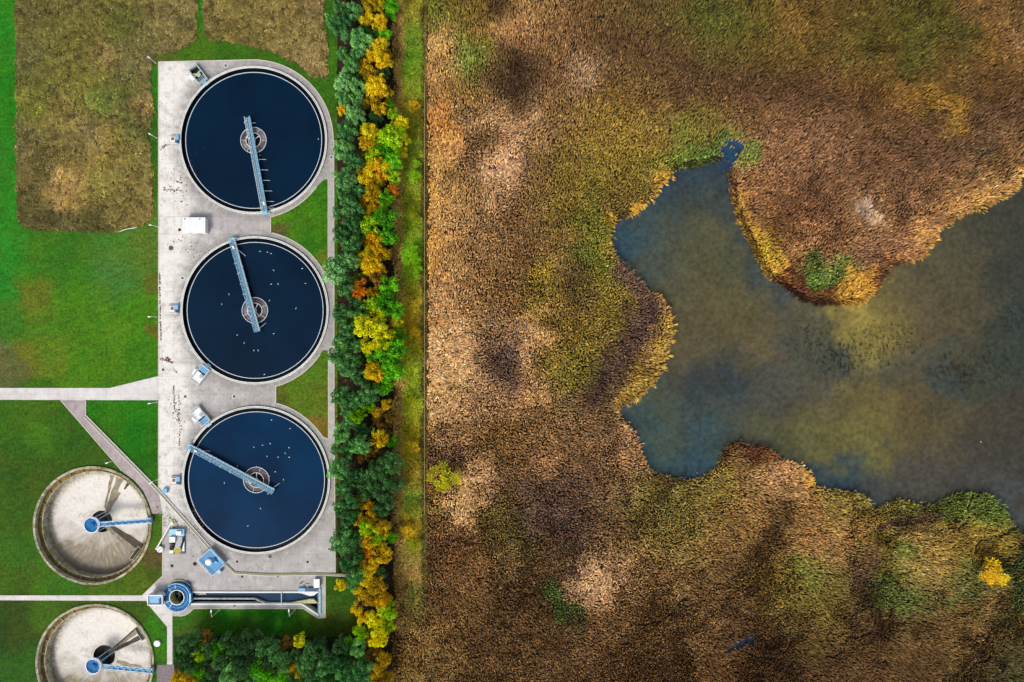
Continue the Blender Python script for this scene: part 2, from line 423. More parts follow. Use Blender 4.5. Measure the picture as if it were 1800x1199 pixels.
# ---- plants' own colours and the bed's, sunlit shore edges and sky reflection put in, read off the photograph
REEDC = blobs("""760,20,35,5a6a20 830,30,50,7a6428 872,8,26,46341f 930,10,40,a08050 1000,20,50,6a5030 1060,40,60,5e482e 765,85,30,b8905c 768,110,22,b48a58
815,95,22,547a2c 820,110,18,5a802c 845,60,30,7c6a28 905,60,26,bc8c62 960,70,40,8a6844 1020,95,50,644a32 790,150,35,8a7038 760,170,28,a0784c 912,120,44,3c2c1c 895,155,34,3f2e1c 935,150,24,45321f
1022,125,18,a88c70 980,180,60,785a3a 830,190,30,8c7040 770,230,28,c08a50 762,215,12,b87832 880,225,36,b48e6c 920,210,34,ac8866 850,235,24,6a5238 858,205,20,a8845c 1000,260,50,7a6430 1060,250,50,8e7828 1110,210,50,8a7230 1080,290,50,7c6c24
780,330,35,b89054 822,320,24,7a6040 880,300,30,c0987a 880,340,28,b48e6c 940,320,40,745c38 985,350,36,86702a 1040,330,44,6a6620 1045,370,28,5c6a20 1105,330,36,6a5a2c 1075,360,20,745838 850,400,50,7a6040 920,400,44,6a5234 1000,420,40,78622c 1045,410,28,5a6820
790,410,36,ac8458 757,440,22,c08c3c 757,350,16,bc8c44 800,480,50,a07c52 870,460,44,94704a 920,478,28,56432e 955,478,14,a89022 985,450,28,7c5e3e 1035,455,24,587020 1055,440,18,6a7422 1092,468,20,5a4444 1080,440,12,a88c34
960,515,26,8a801c 1005,500,26,48362a 1020,530,24,503c2c 1058,500,26,848020 1060,540,26,8a7c24 1100,530,26,705a34 1130,520,16,6e5854 1140,560,22,5c4648 1112,600,26,54403e 1080,645,24,544040 1048,685,20,5c4642 1030,710,16,604a44
780,540,44,b48c5e 850,540,44,8a6a40 900,540,44,846438 940,580,26,c89a68 925,600,20,c49468 880,580,28,8c7460 900,620,26,5a4a44 880,655,24,60504a 903,650,20,54463f 790,600,44,bc946c 800,660,50,c0986c 855,700,36,a88468 928,640,18,c89c74 922,690,20,c48e62 780,720,44,b49064
975,590,40,7e6428 1010,620,40,847a24 995,665,36,7e7c1e 1025,650,24,7a7a24 1040,590,36,7c6a2c 950,640,24,7a6230 1150,530,10,b8884c 1168,560,9,a4883a 1178,585,8,a4883a 1172,610,9,a4883a 1160,645,12,a4883a 1150,665,10,a4883a 1125,690,12,a4883a 1095,710,10,a4883a 1140,610,14,94703a 1115,660,14,8a7030
980,730,50,8a6a48 1050,740,44,907048 1105,770,24,ac8460 1085,755,18,6e584c 1125,800,20,b48660 1060,780,36,866648 900,735,50,967850 850,760,44,8c6a44 905,775,36,80602c 860,790,26,84642e 800,790,36,a4805c 775,800,24,70584a 840,830,24,bc946c 860,850,18,c09a74 868,835,12,54463c 885,860,24,7a6030 955,815,18,b08458 975,800,44,80603e 745,600,10,c09858
1020,850,60,745a48 980,880,50,5c464a 1000,925,50,584644 940,870,30,66504a 1060,890,50,7a6048 1100,850,40,8c6c4c 800,885,30,c49a6a 815,905,20,c89c70 760,885,16,8a8428 770,860,18,8a6c28 850,920,40,705a38 880,950,34,747034 870,920,22,7a7434 830,965,36,906a42 790,960,26,705438 780,930,20,8a6440
1130,880,40,7c7a34 1180,862,50,84823a 1230,866,44,80783c 1262,838,26,94803a 1150,838,10,4e3424 1200,845,12,5a4428 1172,836,8,3e2a20 1310,795,24,5c3c2c 1288,795,18,64442e 1335,795,20,5c3022 1360,802,14,582e22 1380,825,20,ac845e 1400,850,22,a8805a 1420,842,10,cc9630 1428,855,9,c89028 1345,855,30,a08050 1440,882,30,94763c 1360,900,24,94704a
1480,880,30,808038 1505,880,16,80783a 1522,892,10,6a5030 1560,892,16,8a883c 1590,892,20,868640 1650,884,26,5c8034 1690,876,26,60843a 1725,880,20,52782c 1750,895,18,4e7828 1770,920,14,6a7430 1565,922,9,4a302c 1590,918,9,4a3430 1618,915,9,48302e 1640,910,10,503a30 1680,930,40,987a38 1730,960,34,84702c 1785,935,8,3a2220 1800,950,12,3c2220 1620,940,20,a08448
1180,930,50,8c7e3c 1250,915,44,94763e 1310,920,36,96743e 1375,925,17,4a3a1a 1372,905,14,54401e 1340,975,32,64482f 1300,960,30,76583a 1280,985,36,7a5c3a 1430,930,34,a0744a 1500,930,36,8c6c38 1540,960,34,8a7634 1460,960,30,a87a50
1080,950,34,9e7c50 1070,1005,26,b89470 1040,1020,24,bc9876 1030,1045,24,b48e6c 1065,1040,20,b89068 1105,1000,26,94744c 988,1060,11,3c8a34 975,1045,9,449034 1000,1075,10,4a8438 992,1035,8,5c9038 1010,1100,10,4a5a2c 960,1000,50,765a36 940,1060,44,6e5436 1020,1110,24,80603c
1150,1020,50,8a6c42 1220,1040,50,7e6440 1280,1050,44,6c5034 1345,1005,26,9c8034 1400,1020,40,8a8438 1380,1060,40,7c6c2c 1450,1000,34,7e7838 1425,1000,20,5c7a30
1510,1000,17,523c3a 1525,1022,17,4a3630 1505,980,14,6a5040 1570,985,20,7a7a34 1588,970,14,4a7428 1560,1045,18,5e8034 1590,1050,16,426a2c 1620,1050,22,3c6430 1680,1040,24,36602e 1650,990,30,947c40 1615,1010,22,a08850 1700,1010,18,60702c 1640,1035,16,a08450 1790,1000,16,34603a 1785,1055,16,4c7438
1750,1075,44,7c5e38 1680,1095,50,785c30 1600,1090,50,765a38 1500,1090,50,5a4230 1430,1100,50,705e2c 1440,1080,24,847434 1350,1130,50,5a4028 1280,1100,44,745434 1230,1120,44,785c38 1160,1100,44,80623e 1100,1090,36,7c6036 1060,1120,44,785636
1500,1170,70,583e28 1600,1170,70,624a2c 1700,1170,60,605030 1785,1165,44,3e482c 1400,1180,50,523a26 1300,1180,50,604428 1200,1180,50,684c2c 1100,1180,50,745634 1000,1150,50,6c5236 950,1180,50,705434 900,1120,50,725234 860,1100,24,5c4a2c 860,1080,44,765838 830,1150,44,886640 880,1030,44,745a38 820,1010,36,946e44 812,985,22,a0744a 780,1100,44,947440 740,1120,34,9c7e44 720,1170,34,907440 780,1180,40,947a48 710,1085,24,7e6044 750,1050,30,7c603c
1100,20,44,5c5028 1150,60,50,5a4c2a 1240,40,40,525a1e 1255,30,24,46541c 1330,30,50,5c5822 1400,40,30,80602c 1460,30,40,5c4c26 1540,30,50,54481e 1600,45,34,4c541c 1660,40,24,46541e 1640,15,40,5c4820 1720,40,34,70522e 1780,25,30,80683a 1790,70,26,8c6a48 1702,75,14,3a4e20 1740,95,30,74581e
1120,110,60,5e4630 1200,100,50,644a2c 1260,60,30,50601e 1280,90,50,605222 1360,80,50,68581e 1440,90,50,5a4c1c 1520,100,44,6c5622 1510,80,26,545820 1580,110,26,46401c 1600,90,24,525a20 1660,110,44,5e4c24 1750,120,44,705228
1180,170,60,5c4230 1260,160,60,523a2a 1340,170,50,543a2a 1420,160,50,5a4028 1500,170,50,6c4a24 1570,175,30,80602c 1630,185,18,9a7626 1620,190,10,3a3220 1672,205,16,9a7a24 1660,180,14,8a6826 1720,180,44,4a3428 1790,200,44,5a4434 1700,230,44,5c4434 1640,215,14,3c2e22
1150,230,34,887238 1220,232,24,78742c 1270,225,30,90743c 1340,230,40,8a644a 1310,215,24,6c5430 1380,280,50,906a4c 1430,225,50,84644e 1500,240,50,6e5240 1560,260,44,62482e 1630,260,44,5c4434 1722,272,18,383626 1620,298,16,3e2e24 1780,280,34,80603e 1600,270,16,4a3828
1190,272,20,5c7424 1230,262,18,48802a 1255,262,12,3c7a30 1265,240,10,3a8030 1315,255,10,528030 1312,275,9,5a7c34 1150,300,22,7a7c2a 1210,290,14,5c8028 1140,345,14,806a34 1158,335,7,d09828 1145,350,7,d8a02c 1128,368,7,dca030 1105,380,7,dca428 1085,395,7,c89a2a 1172,315,7,b89028
1330,330,40,866244 1395,365,40,563a28 1370,400,26,5a3a26 1340,360,24,7c5838 1460,340,50,6e5038 1530,350,34,785c40 1590,340,44,7e5c40 1650,330,44,7a583c 1710,340,34,8e6c44 1760,330,24,a07c4c 1300,310,18,98704a 1300,345,12,ac7c48 1298,375,9,c09638 1315,405,10,b4902c 1345,440,14,b49a20 1352,460,11,a89028 1362,475,11,cc9a3c 1340,465,7,b88c34 1352,492,9,6e4028 1380,500,10,6c3a28 1395,485,12,402420 1410,505,11,4c2a22 1430,525,12,684028 1465,530,12,644028 1455,510,9,4a2a26
1420,430,24,a0744e 1460,430,28,a0744e 1440,470,14,5e8434 1470,462,12,587e34 1490,460,9,587e34 1450,485,9,4c8c30 1444,502,7,4a9424 1500,500,13,b88a30 1512,515,12,b88a30 1490,515,9,b88a30 1515,485,10,a87830 1545,480,10,44282a 1552,470,10,4c2e2a 1530,495,8,5c3824 1540,430,28,6e4e40 1548,450,14,503634 1590,425,34,966e4c 1635,410,12,bc8c50 1650,395,10,c09054 1600,456,10,ac7c48 1570,465,9,b0804c 1680,375,12,b88a50 1710,366,9,bc9050 1745,354,9,c09450 1780,338,9,bc8c4c 1795,315,9,c09454 1500,415,30,8c6848 1520,368,7,b89c80 1515,372,5,c4a88c 1535,378,8,c8a888 1560,380,24,906c4a 1630,370,24,80604a
1508,285,4,302018 890,520,24,846438 752,560,8,c8944c 752,320,7,b8843c 752,480,8,c8903c 752,680,8,c89c64 752,760,8,b48a50 752,840,8,a87c40 753,640,8,d0a470""")  # gold and dark shore blobs hold lit and shaded reed edges
MEADC = blobs("""60,40,30,5c5428 110,20,30,6a5c30 200,30,24,545a22 210,55,18,4a5420 270,40,36,7a663e 310,30,34,7c6844 60,100,26,5c5834 130,110,34,706628 160,60,26,6c5c28 195,95,18,a08050 232,85,22,4a4824 50,190,20,7c8028 70,150,24,605e24 110,200,26,927e40 160,165,24,8a8034 178,180,12,5a7c28 215,180,20,4a4c24 250,180,16,947448 260,110,20,7a6848 150,230,24,806a4a 100,245,30,7c6a3a 190,260,24,a4883e 60,280,26,5c4a30 232,225,20,54582c 180,300,26,ac8c4a 120,330,22,c89e60 150,340,20,bc9450 175,330,16,8a8a38 200,345,22,7c6c38 60,350,26,544628 150,372,18,332a18 165,385,14,362e1a 90,390,16,483a24 40,370,14,382e1c 240,340,26,8a743e 250,380,20,80683a 40,310,18,6c5634 205,300,18,5a5828 240,290,22,7c6c3c 40,240,16,58503a 230,140,20,5c5830 245,150,12,6c6438 160,10,30,6c5c2c 40,10,20,605234
400,30,34,7c6638 480,40,34,846c40 550,60,26,846c40 440,70,20,786034 540,110,20,947850 500,10,30,785e30 380,60,14,68582c 560,20,16,84684a""")
LAWNC = blobs("""8,60,18,1c8414 8,180,22,188010 8,300,20,1a8216 15,380,20,1c8418 10,450,26,16861e 10,500,20,1c8420 18,560,24,30761c 20,640,20,50663a 60,620,18,5c7420 70,460,30,2c7a14 120,440,40,2e7416 200,440,40,3c7c28 250,440,24,4a7828 200,500,30,387c30 150,530,40,34800e 230,560,34,3a840c 100,580,40,408014 170,630,34,3c800e 60,520,26,54761e 90,620,22,54801a 250,620,24,347c0e 272,500,8,4a6a1e 272,580,8,56681e 210,580,24,448a14 200,470,20,42803a
60,720,26,2e6c10 30,760,26,2c6a0e 60,760,16,3c7a14 110,740,24,2a6610 170,780,24,286010 30,820,24,2c5e10 20,900,24,2a6010 40,960,24,2c6a14 20,1020,20,30640e 100,1035,20,2e7012 200,1035,20,3a6c10 240,1020,18,446c14 275,985,12,50542c 275,940,12,347010 270,1010,12,345c10 200,740,26,1e780a 240,770,24,107208 260,820,18,1c6c08 180,720,20,207808 230,730,20,147c06
30,1075,24,244a10 30,1120,24,224c10 40,1170,24,226012 70,1080,20,386c10 120,1065,14,2c5a10 230,1080,16,2c5c10 265,1110,16,287a0a 280,1140,14,228006 270,1160,12,2a6c0a 290,1100,8,307010
500,340,22,4c8418 545,380,26,2e7c0c 560,430,22,2a7a0c 520,400,20,347c10 565,460,10,5a7c1c 490,400,8,4e5c30 520,680,24,4a7c18 560,640,16,467c18 560,700,20,4e761a 560,750,12,6c6a28 500,700,12,4a601c
350,1095,26,2a7008 420,1090,34,1a7a06 480,1095,30,1c7c08 540,1095,26,2c6a08 600,1080,20,345608 610,1040,16,245c0c 590,1050,14,2e6408 570,1110,20,34560a 340,1115,16,3c5c12 440,1112,24,345010 500,1112,20,266c0a
420,90,24,2c6c10 350,95,20,3a7414 350,30,8,247a0c 500,120,20,2a6a10 550,160,20,2c6c10 580,200,12,2e6414 585,300,8,3a5c20 583,120,10,347812 575,40,8,2c680e 272,150,8,1c7a0c 272,250,8,246c14 272,330,8,2a6c10 300,100,10,486c24 585,700,6,3c5c20 585,500,6,3c5c20 590,950,6,3c5420 588,400,6,4a5430""")
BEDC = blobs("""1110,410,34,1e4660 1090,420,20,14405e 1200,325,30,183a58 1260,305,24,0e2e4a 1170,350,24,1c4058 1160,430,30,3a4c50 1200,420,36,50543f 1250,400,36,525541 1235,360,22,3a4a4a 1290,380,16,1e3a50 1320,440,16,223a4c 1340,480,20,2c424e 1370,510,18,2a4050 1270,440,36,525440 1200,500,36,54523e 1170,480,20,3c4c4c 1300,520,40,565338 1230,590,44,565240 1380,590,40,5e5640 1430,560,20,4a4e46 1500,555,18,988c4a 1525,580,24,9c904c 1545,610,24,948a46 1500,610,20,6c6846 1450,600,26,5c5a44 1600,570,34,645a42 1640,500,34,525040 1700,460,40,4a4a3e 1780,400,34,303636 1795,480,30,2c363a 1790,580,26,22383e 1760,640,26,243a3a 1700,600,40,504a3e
1400,580,20,4e5046 1405,600,16,304450 1450,625,16,3a4848 1480,640,18,2e444c 1560,655,18,38464a 1600,640,24,505044 1660,640,20,36464a 1670,680,12,26404c 1720,680,18,2c403c 1250,680,30,1c344c 1290,690,24,243a4e 1350,680,24,40464a 1420,660,24,464a4a 1180,740,26,40504c 1130,740,16,2c4a58 1300,750,26,485048 1220,810,26,14425e 1170,815,24,1c4a5c 1250,780,20,264c5a 1150,780,18,3c5450 1400,790,26,4e5640 1350,750,26,50523e 1430,740,26,5a563e 1500,730,30,625c3c 1530,760,26,72703e 1510,800,24,68693e 1460,790,20,686838 1440,770,18,606238 1560,720,24,6a603a 1600,740,26,605638 1640,780,30,4c4a3a 1700,720,40,4a4438 1780,720,34,383634 1780,800,34,383a3e 1460,840,18,163c58 1500,840,20,1e4258 1430,825,12,1e4456 1540,850,20,343f4a 1600,850,26,44464a 1660,840,26,424248 1720,830,30,3c4046 1760,870,18,3c4a58 1620,470,20,504c40 1560,520,20,6a6440 1850,600,60,2c3a3c 1850,800,60,3a3c3c""")  # bed blues hold sky reflection and deep water colour

# ------------------------------------------------------------------ ground sheets
def grid_sheet(name, x0, x1, y0, y1, step, zf, colf, material, snap=(), cutf=None):
    nx = int((x1-x0)/step)+1; ny = int((y1-y0)/step)+1
    X, Y = np.meshgrid(np.linspace(x0, x1, nx), np.linspace(y0, y1, ny)); X = X.ravel().copy(); Y = Y.ravel().copy()
    for cx, cy, r in snap:
        d = np.hypot(X-cx, Y-cy); k = np.abs(d-r) < step*.6
        X[k] = cx+(X[k]-cx)/d[k]*r; Y[k] = cy+(Y[k]-cy)/d[k]*r
    Z = zf(X, Y); C = colf(X/S+900, 599.5-Y/S)
    i, j = np.meshgrid(np.arange(nx-1), np.arange(ny-1)); a = (j*nx+i).ravel()
    F = np.stack([a, a+1, a+nx+1, a+nx], 1)
    cx_ = X[F].mean(1); cy_ = Y[F].mean(1); keep = np.ones(len(F), bool)
    for cx, cy, r in snap: keep &= np.hypot(cx_-cx, cy_-cy) > r
    if cutf is not None: keep &= ~cutf(cx_, cy_)
    F = F[keep]
    me = mesh_np(name, np.stack([X, Y, Z], 1), F.ravel(), np.full(len(F), 4), C)
    return tag(link(name, me, material), kind='structure')

def sdist(px, py, poly):
    d = polydist(px, py, poly); return np.where(inpoly(px, py, poly), d, -d)

def ground_z(X, Y):
    px = X/S+900; py = 599.5-Y/S
    sd = sdist(px, py, POND)*S
    z = -0.9*np.clip((sd+.6)/3.0, 0, 1)
    for q in (POOL2, POOL3):
        z = np.minimum(z, -.6*np.clip((sdist(px, py, q)*S+.5)/1.2, 0, 1))
    return z-.02*(vnoise(X, Y, 3, 5))

def ground_col(px, py):
    soil = np.array(lin('3c2c1e')); litter = np.array(lin('2e241a'))
    C = np.empty(px.shape+(3,)); C[:] = soil
    reed = field(px, py, REEDC)
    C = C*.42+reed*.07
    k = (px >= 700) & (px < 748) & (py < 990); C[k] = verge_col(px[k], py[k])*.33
    k = (px < 700) & (px > 575); C[k] = litter
    k = (px > 300) & (px < 650) & (py > 1105); C[k] = lin('26301a')
    sd = sdist(px, py, POND); kk = sd > -1.5
    bed = field(px[kk], py[kk], BEDC, warp=24, seed=21, kr=1.15)*1.28
    n = vnoise(px[kk], py[kk], 5, 31)*.5+vnoise(px[kk], py[kk], 12, 32)*.5
    n2 = vnoise(px[kk], py[kk], 28, 33)*.6+vnoise(px[kk], py[kk], 60, 34)*.4
    C[kk] = bed*(0.62+.36*n+.40*n2)[:, None]*.9+np.array(lin('6c6448'))*.16*(.7+.6*n)[:, None]
    sd2 = sdist(px, py, POOL2); C[sd2 > -3] = lin('28507c'); sd3 = sdist(px, py, POOL3); C[sd3 > -2] = lin('16304e')  # pool beds have the sky's blue put into their colour
    k = (px < 560) & (py < 1100); C[k] = lin('2c5a14')
    return C

VY = [-80, 20, 60, 110, 160, 190, 230, 280, 340, 380, 420, 450, 490, 520, 585, 640, 700, 780, 840, 880, 935, 960, 1005, 1050, 1300]
VC = np.array([lin(h) for h in '7c7428 7c7428 5a7020 567a18 6c7620 8c7c20 74781c 6a7c20 7c8420 708018 68801e 66a418 7c8c20 9a8822 ac8c1e 7c8a1e 7c8e20 a08c1e 88782c 5c7824 b48c20 808028 a07c4c 747434 8a7440'.split()])
def verge_col(px, py):
    yy = py+(vnoise(px, py, 14, 92)-.5)*24; xx = px+(vnoise(px, py, 9, 93)-.5)*7+(vnoise(px, py, 40, 94)-.5)*6
    G_ = np.stack([np.interp(yy, VY, VC[:, i]) for i in range(3)], 1)
    n_ = vnoise(px, py, 30, 95)[:, None]; T_ = np.array(lin('a8824e'))*(1-n_)+np.array(lin('8a7440'))*n_; D_ = np.array(lin('5c5228'))
    a = np.clip((xx-706)/5, 0, 1)[:, None]; b = np.clip((xx-738)/4, 0, 1)[:, None]
    return (T_*(1-a)+G_*a)*(1-b)+D_*b
M['ground'] = attr_mat('marsh_soil', .9, .8, .30, .3)
M['lawn'] = attr_mat('lawn_grass', .9, 1.4, .42, .5)
def flume_cut(X, Y):
    px = X/S+900; py = 599.5-Y/S
    return ((py > 1038) & (py < 1064.5) & (px > 332) & (px < 563)) | ((px > 534) & (px < 563) & (py > 1060) & (py < 1066+(px-534)*.62))
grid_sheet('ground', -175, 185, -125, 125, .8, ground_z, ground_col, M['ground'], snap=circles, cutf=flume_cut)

def lawn_col(px, py):
    C = field(px, py, LAWNC, warp=10, seed=41)
    n = vnoise(px, py, 9, 43)*.5+vnoise(px, py, 3.5, 44)*.5
    mow = np.sin((px*.5+py)*.35)*.04
    n2 = vnoise(px*.35, py, 4, 45)
    return C*(.40+.34*n+.22*n2+mow)[..., None]+np.array([.012, .004, 0])*vnoise(px, py, 30, 46)[..., None]+C*.30*np.array([1.7, .4, -.2])*(vnoise(px, py, 16, 47)*.7+.4)[..., None]
LZ = lambda X, Y: np.full(X.shape, .05)+.0*X
xl0, xl1 = P(-90, 0).x, P(590, 0).x
def lawn_cut(X, Y):
    px = X/S+900; py = 599.5-Y/S
    return ((px > 592)) | ((py > 1112) & (px > 306)) | ((py > 1036) & (py < 1068) & (px > 330) & (px < 566))
grid_sheet('lawn', P(-110, 0).x, P(640, 0).x, P(0, 1300).y, P(0, -100).y, .5, LZ, lawn_col, M['lawn'], snap=circles,
           cutf=lambda X, Y: ((X/S+900 > 592) & (599.5-Y/S < 1015)) | ((X/S+900 > 628)) | ((599.5-Y/S > 1118) & (X/S+900 > 306)) |
           flume_cut(X, Y))

# country beyond the picture, out to the horizon: a ring so that it never lies on the sheets above
mb = MB(); o = [(-1800, -1800), (1800, -1800), (1800, 1800), (-1800, 1800)]
mb.prism(o, -.5, -.04, holes=[[(-174.9, -124.9), (184.9, -124.9), (184.9, 124.9), (-174.9, 124.9)]])
tag(mb.build('outer_ground', mat('far_fields', '5c5030', .95, 0, .3, .05, alt='3c5a20', altscale=.02)), kind='structure')

# pond water: clear brown water over the bed
def pond_water_mat():
    m = bpy.data.materials.new('pond_water'); m.use_nodes = True; n = m.node_tree; N = n.nodes; L = n.links
    N.remove(N['Principled BSDF'])
    tr = N.new('ShaderNodeBsdfTransparent'); tr.inputs[0].default_value = (.96, .94, .86, 1)
    gl = N.new('ShaderNodeBsdfGlossy'); gl.inputs['Roughness'].default_value = .12
    fr = N.new('ShaderNodeFresnel'); fr.inputs[0].default_value = 1.33
    geo = N.new('ShaderNodeNewGeometry')
    nz = N.new('ShaderNodeTexNoise'); nz.inputs['Scale'].default_value = 2.5; nz.inputs['Detail'].default_value = 6
    L.new(geo.outputs['Position'], nz.inputs['Vector'])
    b = N.new('ShaderNodeBump'); b.inputs['Strength'].default_value = .25; b.inputs['Distance'].default_value = .05
    L.new(nz.outputs[0], b.inputs['Height']); L.new(b.outputs[0], gl.inputs['Normal']); L.new(b.outputs[0], fr.inputs['Normal'])
    mx = N.new('ShaderNodeMixShader'); L.new(fr.outputs[0], mx.inputs[0]); L.new(tr.outputs[0], mx.inputs[1]); L.new(gl.outputs[0], mx.inputs[2])
    L.new(mx.outputs[0], N['Material Output'].inputs[0]); return m
M['pond'] = pond_water_mat()
def off(poly, d):
    c = []
    n = len(poly)
    for i in range(n):
        a = Vector(poly[i-1]); b = Vector(poly[(i+1) % n]); t = (b-a).normalized(); nn = Vector((t.y, -t.x))
        c.append(Vector(poly[i])+nn*d)
    return c
area = sum(POND[i-1][0]*POND[i][1]-POND[i][0]*POND[i-1][1] for i in range(len(POND)))
for nm, q, zz in (('water', POND, -.14), ('water', POOL2, -.12), ('water', POOL3, -.12)):
    mb = MB(); q2 = off(q, 4 if area > 0 else -4) if q is POND else q
    pts = [P(a[0], a[1]) for a in q2]; pts = [(min(p.x, 184), p.y) for p in pts]
    mb.prism(pts, zz-.01, zz); tag(mb.build(nm, M['pond']), kind='structure')

# ------------------------------------------------------------------ blades: reeds, rough meadow, verge
def blades(name, px, py, C, length, width, lean, ang, hgt, material, seed, nb=4, spread=.35, zf=None, cvar=.3, curl=.5, tip=None, ajit=.55):
    """tufts of tapering bent leaves; all arrays per tuft"""
    r = np.random.default_rng(seed); n = len(px)
    X = np.repeat((px-900)*S, nb); Y = np.repeat((599.5-py)*S, nb); m = n*nb
    L_ = np.repeat(length, nb)*r.uniform(.6, 1.25, m); W_ = np.repeat(width, nb)*r.uniform(.7, 1.3, m)
    A = np.repeat(ang, nb)+r.normal(0, ajit, m); E = np.repeat(lean, nb)*r.uniform(.7, 1.2, m); Hh = np.repeat(hgt, nb)*r.uniform(.75, 1.2, m)
    bx = X+r.normal(0, spread, m)*.6; by = Y+r.normal(0, spread, m)*.6
    bz = np.zeros(m) if zf is None else zf(bx, by)
    cu = r.normal(0, curl, m)
    dx, dy = np.cos(A), np.sin(A); sx, sy = -dy, dx
    dx2, dy2 = np.cos(A+cu), np.sin(A+cu)
    h1 = L_*E*.45; h2 = L_*E*.62
    mx_ = bx+dx*h1; my_ = by+dy*h1; mz = bz+Hh*.72
    tx = mx_+dx2*h2; ty = my_+dy2*h2; tz = bz+Hh*r.uniform(.72, 1.08, m)
    tw = r.uniform(-.5, .5, m)*W_
    V = np.empty((m, 5, 3))
    V[:, 0] = np.stack([bx-sx*W_*.35, by-sy*W_*.35, bz], 1); V[:, 1] = np.stack([bx+sx*W_*.35, by+sy*W_*.35, bz], 1)
    V[:, 2] = np.stack([mx_+sx*W_*.5, my_+sy*W_*.5, mz+tw*.5], 1); V[:, 3] = np.stack([mx_-sx*W_*.5, my_-sy*W_*.5, mz-tw*.5], 1)
    V[:, 4] = np.stack([tx, ty, tz], 1)
    base = (np.arange(m)*5)[:, None]
    F = np.concatenate([base+np.array([[0, 1, 2, 3]]), base+np.array([[3, 2, 4]])], 1).ravel()
    cnt = np.tile([4, 3], m)
    c = np.repeat(C, nb, 0)*np.exp(r.normal(0, cvar, m))[:, None]
    c = c*(1+r.normal(0, .06, (m, 3)))
    cc = np.repeat(c[:, None, :], 5, 1)
    me = mesh_np(name, V.reshape(-1, 3), F, cnt, np.clip(cc.reshape(-1, 3), 0, .8))
    return link(name, me, material)

M['reed'] = attr_mat('reed_leaf', .8, 2.0, .12)
M['grassblade'] = attr_mat('grass_blade', .8, 2.0, .12)

def marsh_gz(X, Y): return np.where(True, -.05, 0)*np.ones(X.shape)
gx, gy = np.meshgrid(np.arange(690, 1892, 2.85), np.arange(-75, 1282, 2.85))
px = (gx+rng.uniform(-1.4, 1.4, gx.shape)).ravel(); py = (gy+rng.uniform(-1.4, 1.4, gx.shape)).ravel(); n = len(px)
sd = sdist(px, py, POND)
jag = (vnoise(px, py, 6, 77)-.5)*5+(vnoise(px, py, 2.5, 78)-.5)*3
keep = ((sd < jag-1) | ((sd < jag+5) & (rng.random(n) < .035))) & ((sdist(px, py, POOL2) < jag*.6) | (rng.random(n) < .07)) & (sdist(px, py, POOL3) < 1.5+jag*.5) & (vnoise(px, py, 9, 61)*.6+rng.random(n)*.5 > .2)
keep &= (px > 749+vnoise(px, py, 8, 5)*5) | (py > 1010+rng.random(len(px))*60+vnoise(px, py, 12, 19)*40)
edge = (sd > -9)
px, py, sd, edge, jag = px[keep], py[keep], sd[keep], edge[keep], jag[keep]
C = field(px, py, REEDC, jit=5, kr=.8, warp=18)*.7+field(px, py, REEDC, jit=5, kr=1.7, warp=24)*.3
shore = np.clip(1+(sd-jag)/5, 0, 1)*((((px > 1070) & (px < 1190) & (py > 296) & (py < 402)) | ((px > 1096) & (px < 1190) & (py > 470) & (py < 725)))*1.0)
shore = np.maximum(shore, np.clip(1+(sd-jag)/6, 0, 1)*((px > 1590) & (py < 480))*.8)
C = C*(1-shore[:, None]*.85)+np.array(lin('cc9c3a'))*shore[:, None]*.85  # sunlit golden reed edge is put into the colour along these shores
lum = C.mean(1)
C = C*.9+lum[:, None]*np.array([1.25, .92, .5])*.1
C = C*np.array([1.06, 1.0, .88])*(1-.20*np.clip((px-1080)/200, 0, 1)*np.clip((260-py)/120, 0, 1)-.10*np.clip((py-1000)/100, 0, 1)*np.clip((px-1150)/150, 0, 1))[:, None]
grn = np.clip((C[:, 1]/C[:, 0]-1)*2, 0, 1)[:, None]*.35; C = C*(1-grn)+lum[:, None]*np.array([1.05, 1.1, .3])*grn
def toward(C, f, h): f = np.clip(f, 0, 1)[:, None]; return C*(1-f)+np.array(lin(h))*f
wx = (vnoise(px, py, 18, 83)-.5)*16; wy = (vnoise(px, py, 18, 84)-.5)*16
def near_line(pts, wd):
    d = np.full(px.shape, 1e9)
    for a, b in zip(pts, pts[1:]):
        ab = np.array(b, float)-a; t = np.clip(((px+wx-a[0])*ab[0]+(py+wy-a[1])*ab[1])/(ab**2).sum(), 0, 1)
        d = np.minimum(d, np.hypot(px+wx-a[0]-t*ab[0], py+wy-a[1]-t*ab[1]))
    return 1.3-d/wd
C = toward(C, near_line([(1108, 470), (1138, 520), (1142, 565), (1115, 605), (1080, 650), (1035, 705)], 20)*.75, '5c463c')
C = toward(C, near_line([(912, 118), (905, 155)], 46)*.8, '402e1e')
C = toward(C, near_line([(872, -10), (878, 20)], 24)*.7, '46341f')
C = toward(C, near_line([(1545, 922), (1600, 918), (1650, 908)], 6)*.8, '4a3430')
C = toward(C, near_line([(1375, 910), (1345, 975), (1270, 1000)], 20)*.55, '4e3c22')
C = toward(C, near_line([(905, 600), (885, 650), (900, 690)], 20)*.5, '564640')
C = toward(C, near_line([(1080, 65), (1200, 120), (1320, 160), (1430, 165), (1560, 215)], 30)*.35, '4a3424')
C = toward(C, near_line([(1290, 330), (1300, 380), (1330, 440), (1360, 480)], 9)*.4, 'b08a34')
